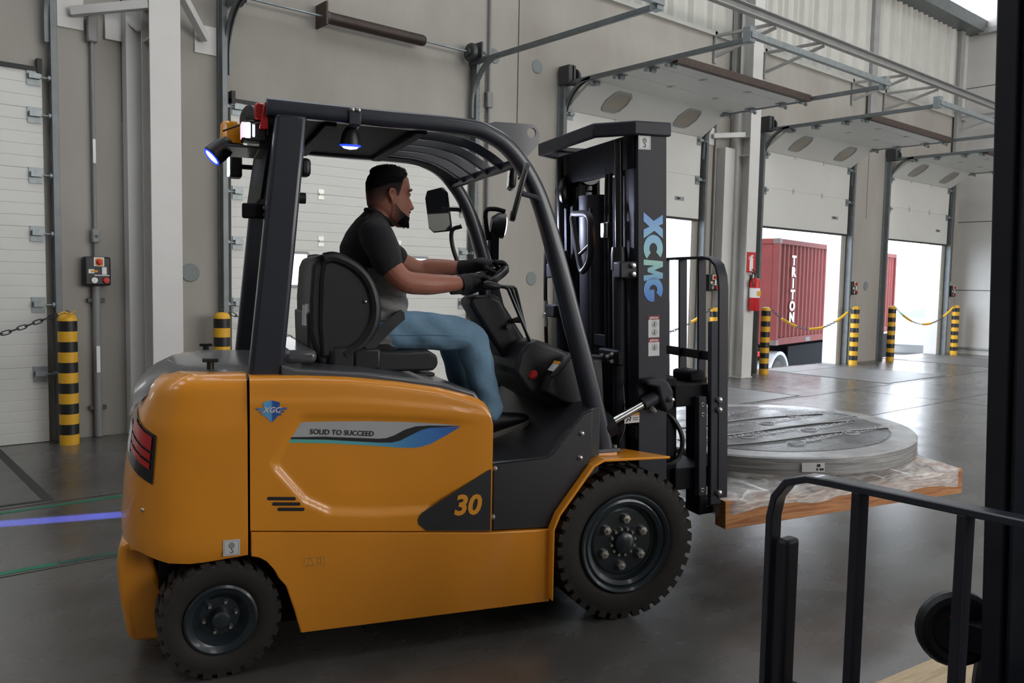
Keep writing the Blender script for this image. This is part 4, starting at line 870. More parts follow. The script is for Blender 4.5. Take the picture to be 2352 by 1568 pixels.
# ---- wheels
def wheel(name, u, v0, v1, R, rr, steer=0, lugs=36, front=True):
    """v0 outer face, v1 inner face (signed)"""
    sg = 1 if v1 > v0 else -1; W = abs(v1-v0); c = ((u), (v0+v1)/2, R); h = W/2
    pr = [(rr, -h*0.80), (rr+0.012, -h*0.90), (rr+0.03, -h*0.96), (R*0.86, -h), (R*0.93, -h*0.97), (R*0.955, -h*0.90), (R*0.955, h*0.90), (R*0.93, h*0.97), (R*0.86, h), (rr+0.03, h*0.96), (rr+0.012, h*0.90), (rr, h*0.80)]
    b = MB().lathe(pr, (0, 0, 0), (0, 1, 0), 72, closed=True)
    for k in range(lugs):
        for side in (-1, 1):
            a = 2*PI*(k+(0.5 if side > 0 else 0))/lugs; da = PI/lugs*0.60
            def Q(ang, rad_, y): return (rad_*math.sin(ang), y, rad_*math.cos(ang))
            y0, y1 = (-h*0.985, -h*0.10) if side < 0 else (h*0.10, h*0.985); sk = 0.5*da*side
            lo = [Q(a-da, R*0.90, y0), Q(a+da, R*0.90, y0), Q(a+da+sk, R*0.93, y1), Q(a-da+sk, R*0.93, y1)]; hi = [Q(a-da, R, y0), Q(a+da, R, y0), Q(a+da+sk, R, y1), Q(a-da+sk, R, y1)]
            b.hexa(lo, hi)
    t = obj(name, b, 'rubber', fl, smooth=30, loc=c, rot=(0, 0, steer))
    o = -sg*h   # outer face y in wheel frame
    s = sg      # direction inward
    if front:
        rim = [(0.0, o+s*0.045), (0.150, o+s*0.045), (0.162, o+s*0.052), (0.172, o+s*0.050), (0.178, o+s*0.02), (0.196, o+s*0.012), (0.207, o+s*0.016), (0.212, o+s*0.004), (0.225, o-s*0.002), (rr+0.004, o+s*0.004), (rr+0.004, o+s*0.05), (0.10, o+s*W*0.7), (0.0, o+s*W*0.7)]
        rm = obj('rim', MB().lathe(rim, (0, 0, 0), (0, 1, 0), 56), 'rim_slate', t, smooth=28)
        obj('hub', MB().lathe([(0.0, o+s*0.006), (0.03, o+s*0.008), (0.047, o+s*0.018), (0.05, o+s*0.046), (0.0, o+s*0.05)], (0, 0, 0), (0, 1, 0), 28), 'rim_slate', rm)
        nut = MB().lathe([(0.0, -0.038), (0.008, -0.038), (0.009, -0.026), (0.02, -0.024), (0.022, -0.018), (0.022, 0.0)], (0, 0, 0), (0, s, 0), 6); nm = meshof('lug_nut', nut, 'bolt_metal')
        for k in range(6):
            a = rad(85+60*k); inst(nm, 'lug_nut', rm, (0.110*math.cos(a), o+s*0.046, 0.110*math.sin(a)))
        bn = meshof('hub_bolt', MB().lathe([(0.0, -0.014), (0.007, -0.014), (0.0085, 0.0)], (0, 0, 0), (0, s, 0), 6), 'bolt_metal')
        for k in range(12):
            a = rad(30*k+10); inst(bn, 'hub_bolt', rm, (0.0625*math.cos(a), o+s*0.046, 0.0625*math.sin(a)))
    else:
        rim = [(0.0, o+s*0.05), (0.075, o+s*0.05), (0.088, o+s*0.035), (0.105, o+s*0.012), (0.118, o+s*0.006), (0.128, o-s*0.002), (rr+0.003, o+s*0.004), (rr+0.003, o+s*0.05), (0.0, o+s*W*0.7)]
        rm = obj('rim', MB().lathe(rim, (0, 0, 0), (0, 1, 0), 44), 'rim_slate', t, smooth=28)
        obj('hub', MB().lathe([(0.0, o-s*0.012), (0.026, o-s*0.01), (0.034, o-s*0.002), (0.036, o+s*0.052), (0.0, o+s*0.052)], (0, 0, 0), (0, 1, 0), 24), 'rim_slate', rm)
        nm = meshof('lug_nut', MB().lathe([(0.0, -0.02), (0.006, -0.02), (0.009, -0.012), (0.0105, 0.0)], (0, 0, 0), (0, s, 0), 6), 'bolt_metal')
        for k in range(6):
            a = rad(10+60*k); inst(nm, 'lug_nut', rm, (0.060*math.cos(a), o+s*0.051, 0.060*math.sin(a)))
    return t
wheel('front_wheel', 1.777, -0.62, -0.395, 0.352, 0.228)
wheel('front_wheel', 1.777, 0.62, 0.395, 0.352, 0.228)
wheel('rear_wheel', 0.0, -0.615, -0.44, 0.228, 0.134, steer=rad(5), lugs=26, front=False)
wheel('rear_wheel', 0.0, 0.615, 0.44, 0.228, 0.134, steer=rad(5), lugs=26, front=False)
obj('front_axle', MB().cyl((1.777, -0.42, 0.352), (1.777, 0.42, 0.352), 0.09, n=16), 'guard_black', fl)
obj('rear_axle', MB().box(-0.06, 0.06, -0.45, 0.45, 0.17, 0.29), 'guard_black', fl, 0.01)
# ---- overhead guard
cl = [(1.707, 0.770), (1.634, 1.05), (1.530, 1.39), (1.440, 1.685), (1.362, 1.905), (1.295, 2.030), (1.210, 2.128), (1.118, 2.180), (1.0, 2.204), (0.59, 2.208), (0.19, 2.213)]
sec = rrect(0.072, 0.082, 0.022, 3)
for sg in (-1, 1):
    pth = smoothpath([(x, sg*0.485, z) for x, z in cl], 5)
    k = len(pth); sc = [1.22-0.30*min(1, i/(k*0.45)) for i in range(k)]
    g = obj('guard_rail', MB().sweep(pth, sec, up=(0, 1, 0), scales=sc), 'guard_paint', fl, smooth=40)
    # pressed groove line along the rail
    obj('rail_groove', MB().tube([Vector(p)+Vector((0, sg*0.036*sc[i], -0.012)) for i, p in enumerate(pth)][3:-1], 0.0035, 5), 'guard_black', g)
    obj('foot_plate', MB().box(1.63, 1.775, sg*0.49-0.05, sg*0.49+0.05, 0.766, 0.786), 'guard_paint', g, 0.004)
    for x in (1.655, 1.75): obj('bolt', MB().cyl((x, sg*0.525, 0.786), (x, sg*0.525, 0.80), 0.010, n=6), 'bolt_metal', g)
    b = MB().hexa([(0.112, sg*0.44, 1.10), (0.245, sg*0.44, 1.10), (0.245, sg*0.525, 1.10), (0.112, sg*0.525, 1.10)], [(0.222, sg*0.445, 2.19), (0.345, sg*0.445, 2.19), (0.345, sg*0.522, 2.19), (0.222, sg*0.522, 2.19)])
    obj('rear_post', b, 'guard_paint', fl, 0.018, seg=3)
    # lifting eye plate with a real hole
    cx, cz, r = 1.335, 2.215, 0.022; outer = [(1.10, 2.18), (1.12, 2.235), (1.16, 2.248), (1.335, 2.252), (1.362, 2.24), (1.373, 2.215), (1.373, 2.17), (1.345, 2.14), (1.30, 2.09), (1.2, 2.12)]
    m_ = 20; hol = [(cx+r*math.cos(2*PI*i/m_), cz+r*math.sin(2*PI*i/m_)) for i in range(m_)]
    bmh = bmesh.new()
    for yy in (sg*0.43-0.006, sg*0.43+0.006):
        vo = [bmh.verts.new((x, yy, z)) for x, z in outer]; vh = [bmh.verts.new((x, yy, z)) for x, z in hol]
        es = [bmh.edges.new((vo[i], vo[(i+1) % len(vo)])) for i in range(len(vo))]+[bmh.edges.new((vh[i], vh[(i+1) % m_])) for i in range(m_)]
        bmesh.ops.triangle_fill(bmh, edges=es, use_beauty=True, normal=(0, 1, 0))
    bmh.verts.ensure_lookup_table(); q = len(outer)+m_
    for ring, o_ in ((len(outer), 0), (m_, len(outer))):
        for i in range(ring):
            j = (i+1) % ring
            try: bmh.faces.new([bmh.verts[o_+i], bmh.verts[o_+j], bmh.verts[q+o_+j], bmh.verts[q+o_+i]])
            except Exception: pass
    me = bpy.data.meshes.new('eye_plate'); bmesh.ops.recalc_face_normals(bmh, faces=bmh.faces); bmh.to_mesh(me); bmh.free(); obj('eye_plate', me, 'guard_paint', fl, smooth=0)
# roof plate, ribs, cross bars
obj('roof_plate', MB().box(0.24, 0.83, -0.45, 0.45, 2.188, 2.200), 'guard_black', fl, 0.003)
obj('rear_crossbar', MB().box(0.18, 0.27, -0.46, 0.46, 2.15, 2.235), 'guard_paint', fl, 0.012)
for u in (0.42, 0.80): obj('roof_crossbar', MB().box(u, u+0.05, -0.455, 0.455, 2.165, 2.19), 'guard_black', fl, 0.006)
obj('front_crossbar', MB().sweep([(1.255, -0.46, 2.072), (1.255, 0.46, 2.072)], rrect(0.03, 0.04, 0.006, 2)), 'guard_paint', fl)
for v in (-0.30, -0.12, 0.06, 0.24):
    pth = smoothpath([(0.83, v, 2.188), (0.98, v, 2.182), (1.10, v, 2.158), (1.19, v, 2.115), (1.25, v, 2.075)], 4)
    obj('roof_rib', MB().sweep(pth, [(-0.010, -0.02), (0.010, -0.02), (0.010, 0.02), (-0.010, 0.02)]), 'guard_paint', fl, 0.003)
obj('roof_side_plate', MB().ring_loft([[(x, 0.44, z+0.006), (x, 0.34, z+0.006), (x, 0.34, z-0.006), (x, 0.44, z-0.006)] for x, z in [(0.8, 2.18), (0.98, 2.176), (1.10, 2.15), (1.19, 2.108), (1.25, 2.07)]]), 'guard_black', fl)
# rear cross plate between posts with brackets
obj('rear_plate', MB().hexa([(0.17, -0.44, 1.86), (0.185, -0.44, 1.86), (0.185, 0.44, 1.86), (0.17, 0.44, 1.86)], [(0.215, -0.44, 2.18), (0.23, -0.44, 2.18), (0.23, 0.44, 2.18), (0.215, 0.44, 2.18)]), 'guard_black', fl, 0.004)
# ---- lamps at the rear of the guard (far corner)
bk = obj('lamp_bracket', MB().box(0.04, 0.20, -0.40, -0.10, 2.062, 2.072).box(0.17, 0.215, -0.40, -0.10, 2.06, 2.12), 'guard_paint', fl, 0.002)
bc = obj('beacon', MB().lathe([(0.0, 0.12), (0.035, 0.118), (0.044, 0.105), (0.046, 0.03), (0.048, 0.025), (0.048, 0.0), (0.0, 0.0)], (0.075, -0.20, 2.073), (0, 0, 1), 24), 'amber_lens', fl)
obj('beacon_base', MB().lathe([(0.0, 0.028), (0.05, 0.028), (0.05, -0.01), (0.0, -0.01)], (0.075, -0.20, 2.073), (0, 0, 1), 24), 'black_plastic', bc)
bl = obj('blue_spot_lamp', MB().lathe([(0.0, -0.07), (0.03, -0.065), (0.042, -0.03), (0.045, 0.03), (0.04, 0.034), (0.0, 0.03)], (0.02, -0.24, 2.06), (-0.8, -0.2, -0.75), 20), 'black_plastic', fl)
obj('lens', MB().lathe([(0.0, 0.036), (0.034, 0.034), (0.036, 0.031)], (0.02, -0.24, 2.06), (-0.8, -0.2, -0.75), 20), 'lamp_blue', bl)
obj('lens_rim', MB().torus(Vector((0.02, -0.24, 2.06))+Vector((-0.8, -0.2, -0.75)).normalized()*0.034, 0.0365, 0.004, (-0.8, -0.2, -0.75), 24, 6), 'lamp_blue_rim', bl)
wl2 = obj('rear_work_lamp', MB().box(0.10, 0.16, 0.50, 0.60, 2.045, 2.155), 'black_plastic', fl, 0.012); obj('lens', MB().box(0.092, 0.101, 0.51, 0.59, 2.055, 2.145), 'lamp_white', wl2, 0.003); obj('bracket', MB().box(0.15, 0.23, 0.50, 0.54, 2.09, 2.11), 'guard_black', wl2, 0.003)
# side cluster: red / white combination lamps
cb = obj('combination_lamp', MB().prism([(0.10, 2.085), (0.195, 2.085), (0.195, 2.165), (0.11, 2.165)], 'y', -0.44, -0.36), 'lamp_dark', fl, 0.006)
obj('red_lens', MB().box(0.150, 0.197, -0.447, -0.40, 2.168, 2.235), 'lamp_red', cb, 0.01)
obj('red_lens', MB().prism([(0.165, 2.13), (0.20, 2.13), (0.20, 2.235), (0.185, 2.235)], 'y', -0.47, -0.44), 'lamp_red', cb, 0.004)
obj('white_led', MB().box(0.112, 0.134, -0.4445, -0.37, 2.095, 2.155), 'lamp_white', cb, 0.004); obj('pink_led', MB().box(0.100, 0.111, -0.4445, -0.37, 2.095, 2.155), 'pink_led', cb, 0.003); obj('white_led', MB().box(0.142, 0.150, -0.4445, -0.37, 2.10, 2.15), 'lamp_white', cb, 0.003)
obj('reflector_bowl', MB().lathe([(0.0, 0.03), (0.05, 0.02), (0.06, -0.02), (0.055, -0.05), (0.0, -0.05)], (0.145, -0.33, 2.19), (-0.8, -0.5, 0.1), 20), 'lamp_dark', cb)
obj('cable', MB().tube(smoothpath([(0.04, -0.25, 2.145), (0.10, -0.36, 2.155), (0.15, -0.45, 2.15), (0.20, -0.455, 2.165)], 6), 0.0035, 6), 'hose_black', cb)
hb_ = obj('lamp_arm', MB().box(0.10, 0.20, -0.455, -0.44, 1.78, 1.84), 'guard_black', fl, 0.01)
for x, z in ((0.185, 1.825), (0.187, 1.795)): obj('bolt', MB().cyl((x, -0.455, z), (x, -0.463, z), 0.008, n=6), 'bolt_metal', hb_)
# buzzer and socket on the post
obj('buzzer', MB().box(0.33, 0.375, -0.40, -0.33, 1.965, 2.04), 'black_plastic', fl, 0.016); obj('post_knob', MB().cyl((0.29, -0.45, 1.87), (0.345, -0.45, 1.87), 0.022, n=12), 'black_plastic', fl)
# blue side lamp under the rail
bs = obj('blue_side_lamp', MB().lathe([(0.0, 0.055), (0.022, 0.05), (0.034, 0.03), (0.04, 0.0), (0.042, -0.018), (0.036, -0.02)], (0.525, -0.45, 2.112), (0, -0.12, 1), 22), 'black_plastic', fl)
obj('lens', MB().lathe([(0.0, -0.034), (0.026, -0.03), (0.036, -0.02), (0.038, -0.012)], (0.525, -0.45, 2.112), (0, -0.12, 1), 22), 'lamp_blue', bs)
obj('lens_rim', MB().torus((0.525, -0.4485, 2.094), 0.0385, 0.005, (0, -0.12, 1), 24, 6), 'lamp_blue_rim', bs)
obj('bracket', MB().box(0.505, 0.552, -0.535, -0.522, 2.165, 2.225).box(0.505, 0.552, -0.525, -0.43, 2.160, 2.168), 'guard_paint', bs, 0.003)
for x in (0.516, 0.541): obj('bolt', MB().lathe([(0.0, 0.012), (0.007, 0.010), (0.0095, 0.0)], (x, -0.535, 2.222), (0, -1, 0), 10), 'bolt_metal', bs)
# ---- mirrors and cab lamps
def mirror(name, c, rot, w, h, arm):
    """convex rectangular mirror: local x = thickness"""
    poly = [(-w*0.42, -h*0.5), (w*0.30, -h*0.5), (w*0.48, -h*0.38), (w*0.5, h*0.30), (w*0.38, h*0.46), (-w*0.30, h*0.5), (-w*0.48, h*0.36), (-w*0.5, -h*0.40)]
    m = obj(name, MB().prism(poly, 'x', 0.0, 0.022), 'black_plastic', fl, 0.008, loc=c, rot=rot)
    obj('glass', MB().prism([(y*0.93, z*0.94) for y, z in poly], 'x', -0.0025, 0.001), 'mirror_glass', m, smooth=0)
    a = obj('arm', MB().tube(arm, 0.012, 8), 'guard_paint', fl)
    return m
mirror('side_mirror', (1.20, 0.58, 1.94), (rad(-6), rad(-4), rad(52)), 0.14, 0.245, [(1.215, 0.56, 1.945), (1.30, 0.53, 1.945), (1.355, 0.50, 1.93)])
mirror('side_mirror', (1.215, -0.575, 1.935), (0, rad(14), rad(-19)), 0.15, 0.25, [(1.235, -0.57, 1.93), (1.32, -0.535, 1.92), (1.365, -0.50, 1.90)])
im = obj('inner_mirror', MB().box(-0.016, 0.016, -0.08, 0.08, -0.06, 0.06), 'black_plastic', fl, 0.014, loc=(1.318, -0.25, 2.04), rot=(0, rad(4), rad(-17)))
obj('glass', MB().box(-0.0185, -0.015, -0.072, 0.072, -0.052, 0.052), 'mirror_glass', im, 0)
obj('mirror_hook', MB().tube(smoothpath([(1.26, -0.25, 2.075), (1.36, -0.25, 2.10), (1.375, -0.25, 2.06), (1.352, -0.25, 2.03)], 5), 0.008, 8), 'guard_black', fl)
wl = obj('work_lamp', MB().lathe([(0.0, -0.05), (0.045, -0.045), (0.07, -0.01), (0.072, 0.03), (0.0, 0.03)], (1.535, 0.50, 1.865), (1, -0.18, -0.1), 20), 'black_plastic', fl)
obj('lens', MB().lathe([(0.0, 0.042), (0.05, 0.038), (0.068, 0.03)], (1.535, 0.50, 1.865), (1, -0.18, -0.1), 20), 'lamp_white', wl)
obj('hood_shade', MB().tube(smoothpath([(1.475, 0.50, 1.78), (1.455, 0.50, 1.93), (1.50, 0.50, 1.955), (1.57, 0.50, 1.945)], 5), 0.013, 8), 'guard_black', wl)
obj('lamp_foot', MB().box(1.48, 1.53, 0.47, 0.53, 1.66, 1.83), 'guard_black', wl, 0.008)
obj('grab_handle', MB().tube(smoothpath([(1.335, 0.56, 1.855), (1.285, 0.575, 1.83), (1.29, 0.58, 1.74), (1.335, 0.56, 1.60)], 6), 0.012, 8), 'black_plastic', fl)
# ---- mast (tilted back a little): frame with x forward from the pivot, z up
def ch_sec(y0, y1, x0, x1, t=0.02):   # C channel open towards the centre, polygon in x,y
    s = 1 if y1 > y0 else -1
    return [(x0, y0), (x1, y0), (x1, y1), (x1-t, y1), (x1-t, y0+s*t), (x0+t, y0+s*t), (x0+t, y1), (x0, y1)]
b = MB()
for s in (-1, 1): b.prism(ch_sec(s*0.44, s*0.355, -0.022, 0.137), 'z', -0.30, 1.76)
b.box(-0.03, 0.0, -0.43, 0.43, -0.28, -0.12).box(-0.03, -0.005, -0.43, 0.43, 0.30, 0.36)
mast = obj('mast', b, 'mast_paint', fl, 0.004, loc=(1.96, 0, 0.5), rot=(0, -0.038, 0))
def crown_ring(k, z0, z1):
    o = [(0.155, -0.455), (-0.04, -0.455), (-0.20, -0.33), (-0.20, 0.33), (-0.04, 0.455), (0.155, 0.455)]
    i = [(0.155, -0.425), (-0.03, -0.425), (-0.172, -0.315), (-0.172, 0.315), (-0.03, 0.425), (0.155, 0.425)]
    vs = [(x, y, z) for z in (z0, z1) for x, y in o+i]; n = 6
    fs = []
    for j in range(n-1):
        fs += [(j, j+1, 12+j+1, 12+j), (6+j+1, 6+j, 18+j, 18+j+1), (12+j, 12+j+1, 18+j+1, 18+j), (j+1, j, 6+j, 6+j+1)]
    fs += [(0, 6, 18, 12), (5, 17, 23, 11)]
    return MB().add(vs, fs)
obj('crown', crown_ring(0, 1.748, 1.815), 'mast_paint', mast, 0.008)
obj('crown_plate', MB().prism([(0.15, -0.44), (-0.035, -0.44), (-0.185, -0.325), (-0.185, 0.325), (-0.035, 0.44), (0.15, 0.44), (0.15, 0.40), (0.0, 0.39), (-0.12, 0.29), (-0.12, -0.29), (0.0, -0.39), (0.15, -0.40)], 'z', 1.79, 1.81), 'mast_paint', mast)
b = MB()
for s in (-1, 1): b.prism(ch_sec(s*0.352, s*0.272, 0.0, 0.15), 'z', -0.30, 1.70)
b.box(0.0, 0.03, -0.30, 0.30, 1.60, 1.69).box(0.0, 0.03, -0.30, 0.30, 0.72, 0.78)
obj('inner_mast', b, 'guard_black', mast, 0.003)
for s in (-1, 1):
    lc = obj('lift_cylinder', MB().cyl((-0.065, s*0.335, -0.25), (-0.065, s*0.335, 1.20), 0.034, n=20), 'mast_paint', mast)
    obj('piston_rod', MB().cyl((-0.065, s*0.335, 1.20), (-0.065, s*0.335, 1.74), 0.02, n=16), 'hose_black', lc)
    obj('gland', MB().lathe([(0.02, 0.03), (0.036, 0.03), (0.04, 0.0), (0.04, -0.08), (0.02, -0.08)], (-0.065, s*0.335, 1.20), (0, 0, 1), 18), 'black_plastic', lc)
    obj('clamp_plate', MB().box(-0.115, -0.02, s*0.40-0.035, s*0.40+0.035, 1.08, 1.16), 'mast_paint', lc, 0.008)
    for z in (1.10, 1.14): obj('bolt', MB().lathe([(0.0, 0.02), (0.010, 0.018), (0.014, 0.008), (0.014, 0.0)], (-0.05, s*0.436, z), (0, s, 0), 8), 'bolt_metal', lc)
    # leaf chains
    c = MB()
    for i in range(52):
        z = 1.62-i*0.032; c.box(0.045, 0.065, s*0.225-0.018, s*0.225+0.018, z, z+0.022) if i % 2 else c.box(0.047, 0.063, s*0.225-0.026, s*0.225+0.026, z, z+0.022)
    obj('lift_chain', c, 'dark_steel', mast)
    obj('chain_sheave', MB().lathe([(0.0, -0.02), (0.075, -0.02), (0.06, -0.008), (0.06, 0.008), (0.075, 0.02), (0.0, 0.02)], (0.055, s*0.225, 1.66), (0, 1, 0), 28), 'hose_black', mast)
obj('hose_cover', MB().box(0.066, 0.074, -0.272, -0.085, -0.2, 1.62), 'guard_black', mast, 0.002); obj('guide_plate', MB().box(0.07, 0.078, -0.035, 0.06, -0.2, 1.60), 'guard_black', mast, 0.002); obj('head_plate', MB().box(-0.035, -0.025, -0.42, 0.42, 1.60, 1.76), 'guard_black', mast, 0.002)
fc = obj('free_lift_cylinder', MB().cyl((0.06, 0.15, -0.1), (0.06, 0.15, 1.52), 0.092, n=30), 'mast_paint', mast)
obj('cylinder_ribs', MB().cyl((0.0, 0.09, -0.1), (0.0, 0.09, 1.45), 0.012, n=8).cyl((0.0, 0.17, -0.1), (0.0, 0.17, 1.45), 0.012, n=8), 'hose_black', fc)
for y in (-0.145, -0.185): obj('hydraulic_hose', MB().tube(smoothpath([(-0.03, y, -0.2), (-0.035, y, 0.6), (-0.03, y, 1.55), (0.0, y, 1.66), (0.05, y, 1.60)], 6), 0.011, 8), 'hose_black', mast)
obj('hose_sheave', MB().torus((-0.02, 0.36, 1.56), 0.075, 0.02, (0.75, -0.65, 0), 28, 8).cyl((-0.02, 0.34, 1.56), (-0.02, 0.40, 1.56), 0.05, n=20), 'hose_black', mast)
obj('hose_clip', MB().box(-0.06, -0.03, -0.20, -0.13, 1.28, 1.36), 'chrome', mast, 0.006); obj('hose_clip', MB().box(-0.10, -0.07, 0.44, 0.49, 1.22, 1.30), 'chrome', mast, 0.006)
cp = obj('cylinder_clamp', MB().box(-0.125, -0.085, -0.42, -0.22, 0.66, 0.735), 'guard_black', mast, 0.01)
for y, z in ((-0.27, 0.70), (-0.33, 0.70), (-0.375, 0.715), (-0.375, 0.68)): obj('bolt', MB().lathe([(0.0, 0.016), (0.008, 0.014), (0.011, 0.0)], (-0.125, y, z), (-1, 0, 0), 8), 'bolt_metal', cp)
obj('side_hose', MB().tube(smoothpath([(-0.10, 0.47, 1.25), (-0.10, 0.48, 0.9), (-0.09, 0.48, 0.55), (-0.05, 0.46, 0.40)], 6), 0.012, 8), 'hose_black', mast)
obj('hose_fitting', MB().lathe([(0.0, 0), (0.014, 0.0), (0.014, 0.05), (0.02, 0.055), (0.02, 0.075), (0.014, 0.08), (0.014, 0.15), (0.0, 0.15)], (-0.10, 0.478, 0.80), (0, 0, 1), 8), 'chrome', mast)
obj('guide_bracket', MB().box(-0.13, -0.06, 0.30, 0.42, 0.86, 0.93), 'mast_paint', mast, 0.008)
# handle-like triangular bracket with amber band behind it
hp = smoothpath([(-0.10, 0.10, 1.42), (-0.10, -0.08, 1.40), (-0.10, -0.10, 1.30), (-0.10, -0.09, 1.18), (-0.10, -0.02, 1.12), (-0.10, 0.02, 1.14), (-0.10, 0.08, 1.30), (-0.10, 0.11, 1.40)], 4)
obj('window_bracket', MB().tube(hp, 0.017, 8, closed=True), 'cowl_plastic', mast); obj('bracket_bar', MB().tube([(-0.10, 0.04, 1.20), (-0.10, -0.09, 1.25)], 0.009, 8), 'cowl_plastic', mast)
obj('amber_band', MB().tube(smoothpath([(-0.07, -0.045, 1.37), (-0.07, -0.055, 1.29), (-0.07, -0.04, 1.22), (-0.07, -0.01, 1.18)], 5), 0.016, 8), 'amber_lens', mast)
# maker letters down the near upright, reading downwards
def bar(b, p, q, t):
    p, q = Vector((p[0], p[1], 0)), Vector((q[0], q[1], 0)); d = (q-p).normalized(); n = Vector((-d.y, d.x, 0))*t/2
    return [(p+n), (p-n), (q-n), (q+n)]
def letter(polys, s0, s1, name):
    """polys in letter space (0..1 right, 0..1 up); s0,s1 = positions along reading direction (z decreasing)"""
    b = MB()
    for k, pg in enumerate(polys):
        P3 = lambda p, d: (0.008+0.106*p[1], -0.4405-d, s0+(s1-s0)*p[0])
        n = len(pg); b.add([P3(p, 0.0) for p in pg]+[P3(p, 0.0014+0.0002*k) for p in pg], [tuple(range(n)), tuple(range(n, 2*n))]+[(i, (i+1) % n, n+(i+1) % n, n+i) for i in range(n)])
    return obj(name, b, 'logo_blue', mast, smooth=0)
def arc(cx, cy, r, t, a0, a1, n=14, ex=1.0):
    o = [(cx+ex*r*math.cos(a0+(a1-a0)*i/n), cy+r*math.sin(a0+(a1-a0)*i/n)) for i in range(n+1)]
    i_ = [(cx+ex*(r-t)*math.cos(a1+(a0-a1)*i/n), cy+(r-t)*math.sin(a1+(a0-a1)*i/n)) for i in range(n+1)]
    return o+i_
letter([[(-0.05, 0), (0.30, 0), (0.95, 1), (0.60, 1)], [(0.05, 1.0), (0.40, 1.0), (0.50, 0.62), (0.34, 0.42)], [(0.45, 0.45), (0.62, 0.64), (0.95, 0.0), (0.62, 0.0)]], 1.386, 1.262, 'brand_letter')
letter([arc(0.5, 0.5, 0.5, 0.30, rad(48), rad(318), 18)], 1.285, 1.155, 'brand_letter')
letter([[(0, 0), (0.26, 0), (0.30, 0.55), (0.42, 0.2), (0.60, 0.2), (0.72, 0.55), (0.76, 0), (1.02, 0), (0.92, 1), (0.66, 1), (0.52, 0.55), (0.36, 1), (0.10, 1)]], 1.168, 1.068, 'brand_letter')
letter([arc(0.5, 0.5, 0.5, 0.30, rad(50), rad(340), 18), [(0.5, 0.55), (0.98, 0.55), (0.98, 0.32), (0.5, 0.32)]], 1.082, 0.964, 'brand_letter')
# hook sticker and danger stickers on the near upright
hook_sticker(mast, (0.015, -0.4405, 1.717), (1, 0, 0), (0, 0, 1), 0.066)
def danger(z0, z1, figs):
    st = obj('danger_sticker', MB().box(0.033, 0.094, -0.4418, -0.4400, z0, z1), 'sticker_white', mast, smooth=0)
    obj('red_header', MB().box(0.033, 0.094, -0.4424, -0.4415, z1-0.018, z1), 'sticker_red', st, smooth=0)
    text_obj('header_text', 'Perigo', 'white_print', st, (0.070, -0.4426, z1-0.009), (1, 0, 0), (0, 0, 1), 0.014, 0.0002, offset=0.0003)
    obj('warning_triangle', MB().prism([(0.040, z1-0.014), (0.052, z1-0.014), (0.046, z1-0.004)], 'y', -0.4428, -0.4420), 'white_print', st, smooth=0)
    for cz in figs:
        k = MB().torus((0.067, -0.4422, cz), 0.015, 0.0007, (0, 1, 0), 18, 4).ball((0.067, -0.4422, cz+0.008), (0.003, 0.0006, 0.003), 8, 6)
        k.tube([(0.067, -0.4424, cz+0.004), (0.065, -0.4424, cz-0.004), (0.060, -0.4424, cz-0.011)], 0.0014, 4).tube([(0.065, -0.4424, cz-0.004), (0.073, -0.4424, cz-0.010)], 0.0014, 4).tube([(0.058, -0.4424, cz-0.001), (0.067, -0.4424, cz+0.003), (0.076, -0.4424, cz)], 0.0012, 4)
        obj('pictogram', k, 'black_print', st)
danger(0.793, 0.897, (0.857, 0.818)); danger(0.703, 0.788, (0.745,))
# tilt cylinder: rod, barrel, bracket
for s in (-1, 1):
    tb_ = obj('tilt_bracket', MB().prism([(-0.02, 0.60), (0.045, 0.605), (0.10, 0.585), (0.125, 0.54), (0.13, 0.46), (0.09, 0.43), (0.055, 0.50), (0.04, 0.56), (-0.02, 0.575)], 'y', s*0.442, s*0.52), 'mast_paint', mast, 0.012, seg=3)
    obj('pin_bolt', MB().lathe([(0.0, 0.03), (0.008, 0.028), (0.013, 0.012), (0.013, 0.0)], (0.105, s*0.52, 0.50), (0, s, 0), 8), 'bolt_metal', tb_)
    rod = obj('tilt_rod', MB().cyl((1.755, s*0.475, 0.895), (1.945, s*0.475, 0.985), 0.018, n=18), 'chrome', fl)
    obj('rod_end', MB().cyl((1.925, s*0.475, 0.975), (1.995, s*0.475, 1.01), 0.033, n=18), 'mast_paint', rod)
    obj('clamp_bolt', MB().lathe([(0.0, 0.04), (0.008, 0.038), (0.012, 0.02), (0.012, 0.0)], (1.955, s*0.505, 0.962), (0, s, -0.3), 8), 'bolt_metal', rod)
    obj('tilt_barrel', MB().lathe([(0.03, 0.0), (0.06, 0.0), (0.06, -0.05), (0.045, -0.06), (0.045, -0.30), (0.0, -0.30)], (1.755, s*0.475, 0.895), (0.9, 0, 0.43), 24), 'guard_black', rod)
am = obj('amber_sticker', MB().box(-0.08, 0.002, -0.4418, -0.440, 0.385, 0.435), 'sticker_white', mast, smooth=0)
am.location = (-0.02, 0, 0); obj('amber_header', MB().box(-0.04, 0.002, -0.4424, -0.4415, 0.421, 0.435), 'amber_print', am, smooth=0); obj('pictogram', MB().tube([(-0.07, -0.4422, 0.392), (-0.06, -0.4422, 0.408), (-0.05, -0.4422, 0.397), (-0.045, -0.4422, 0.412), (-0.062, -0.4422, 0.424)], 0.003, 5).box(-0.035, -0.005, -0.4424, -0.4416, 0.398, 0.401).box(-0.035, -0.005, -0.4424, -0.4416, 0.407, 0.410), 'black_print', am)
obj('loop_hose', MB().tube(smoothpath([(2.06, -0.36, 0.93), (2.13, -0.40, 0.90), (2.185, -0.42, 0.80), (2.175, -0.42, 0.70), (2.11, -0.42, 0.66), (2.02, -0.38, 0.66)], 6), 0.012, 8), 'hose_black', fl)
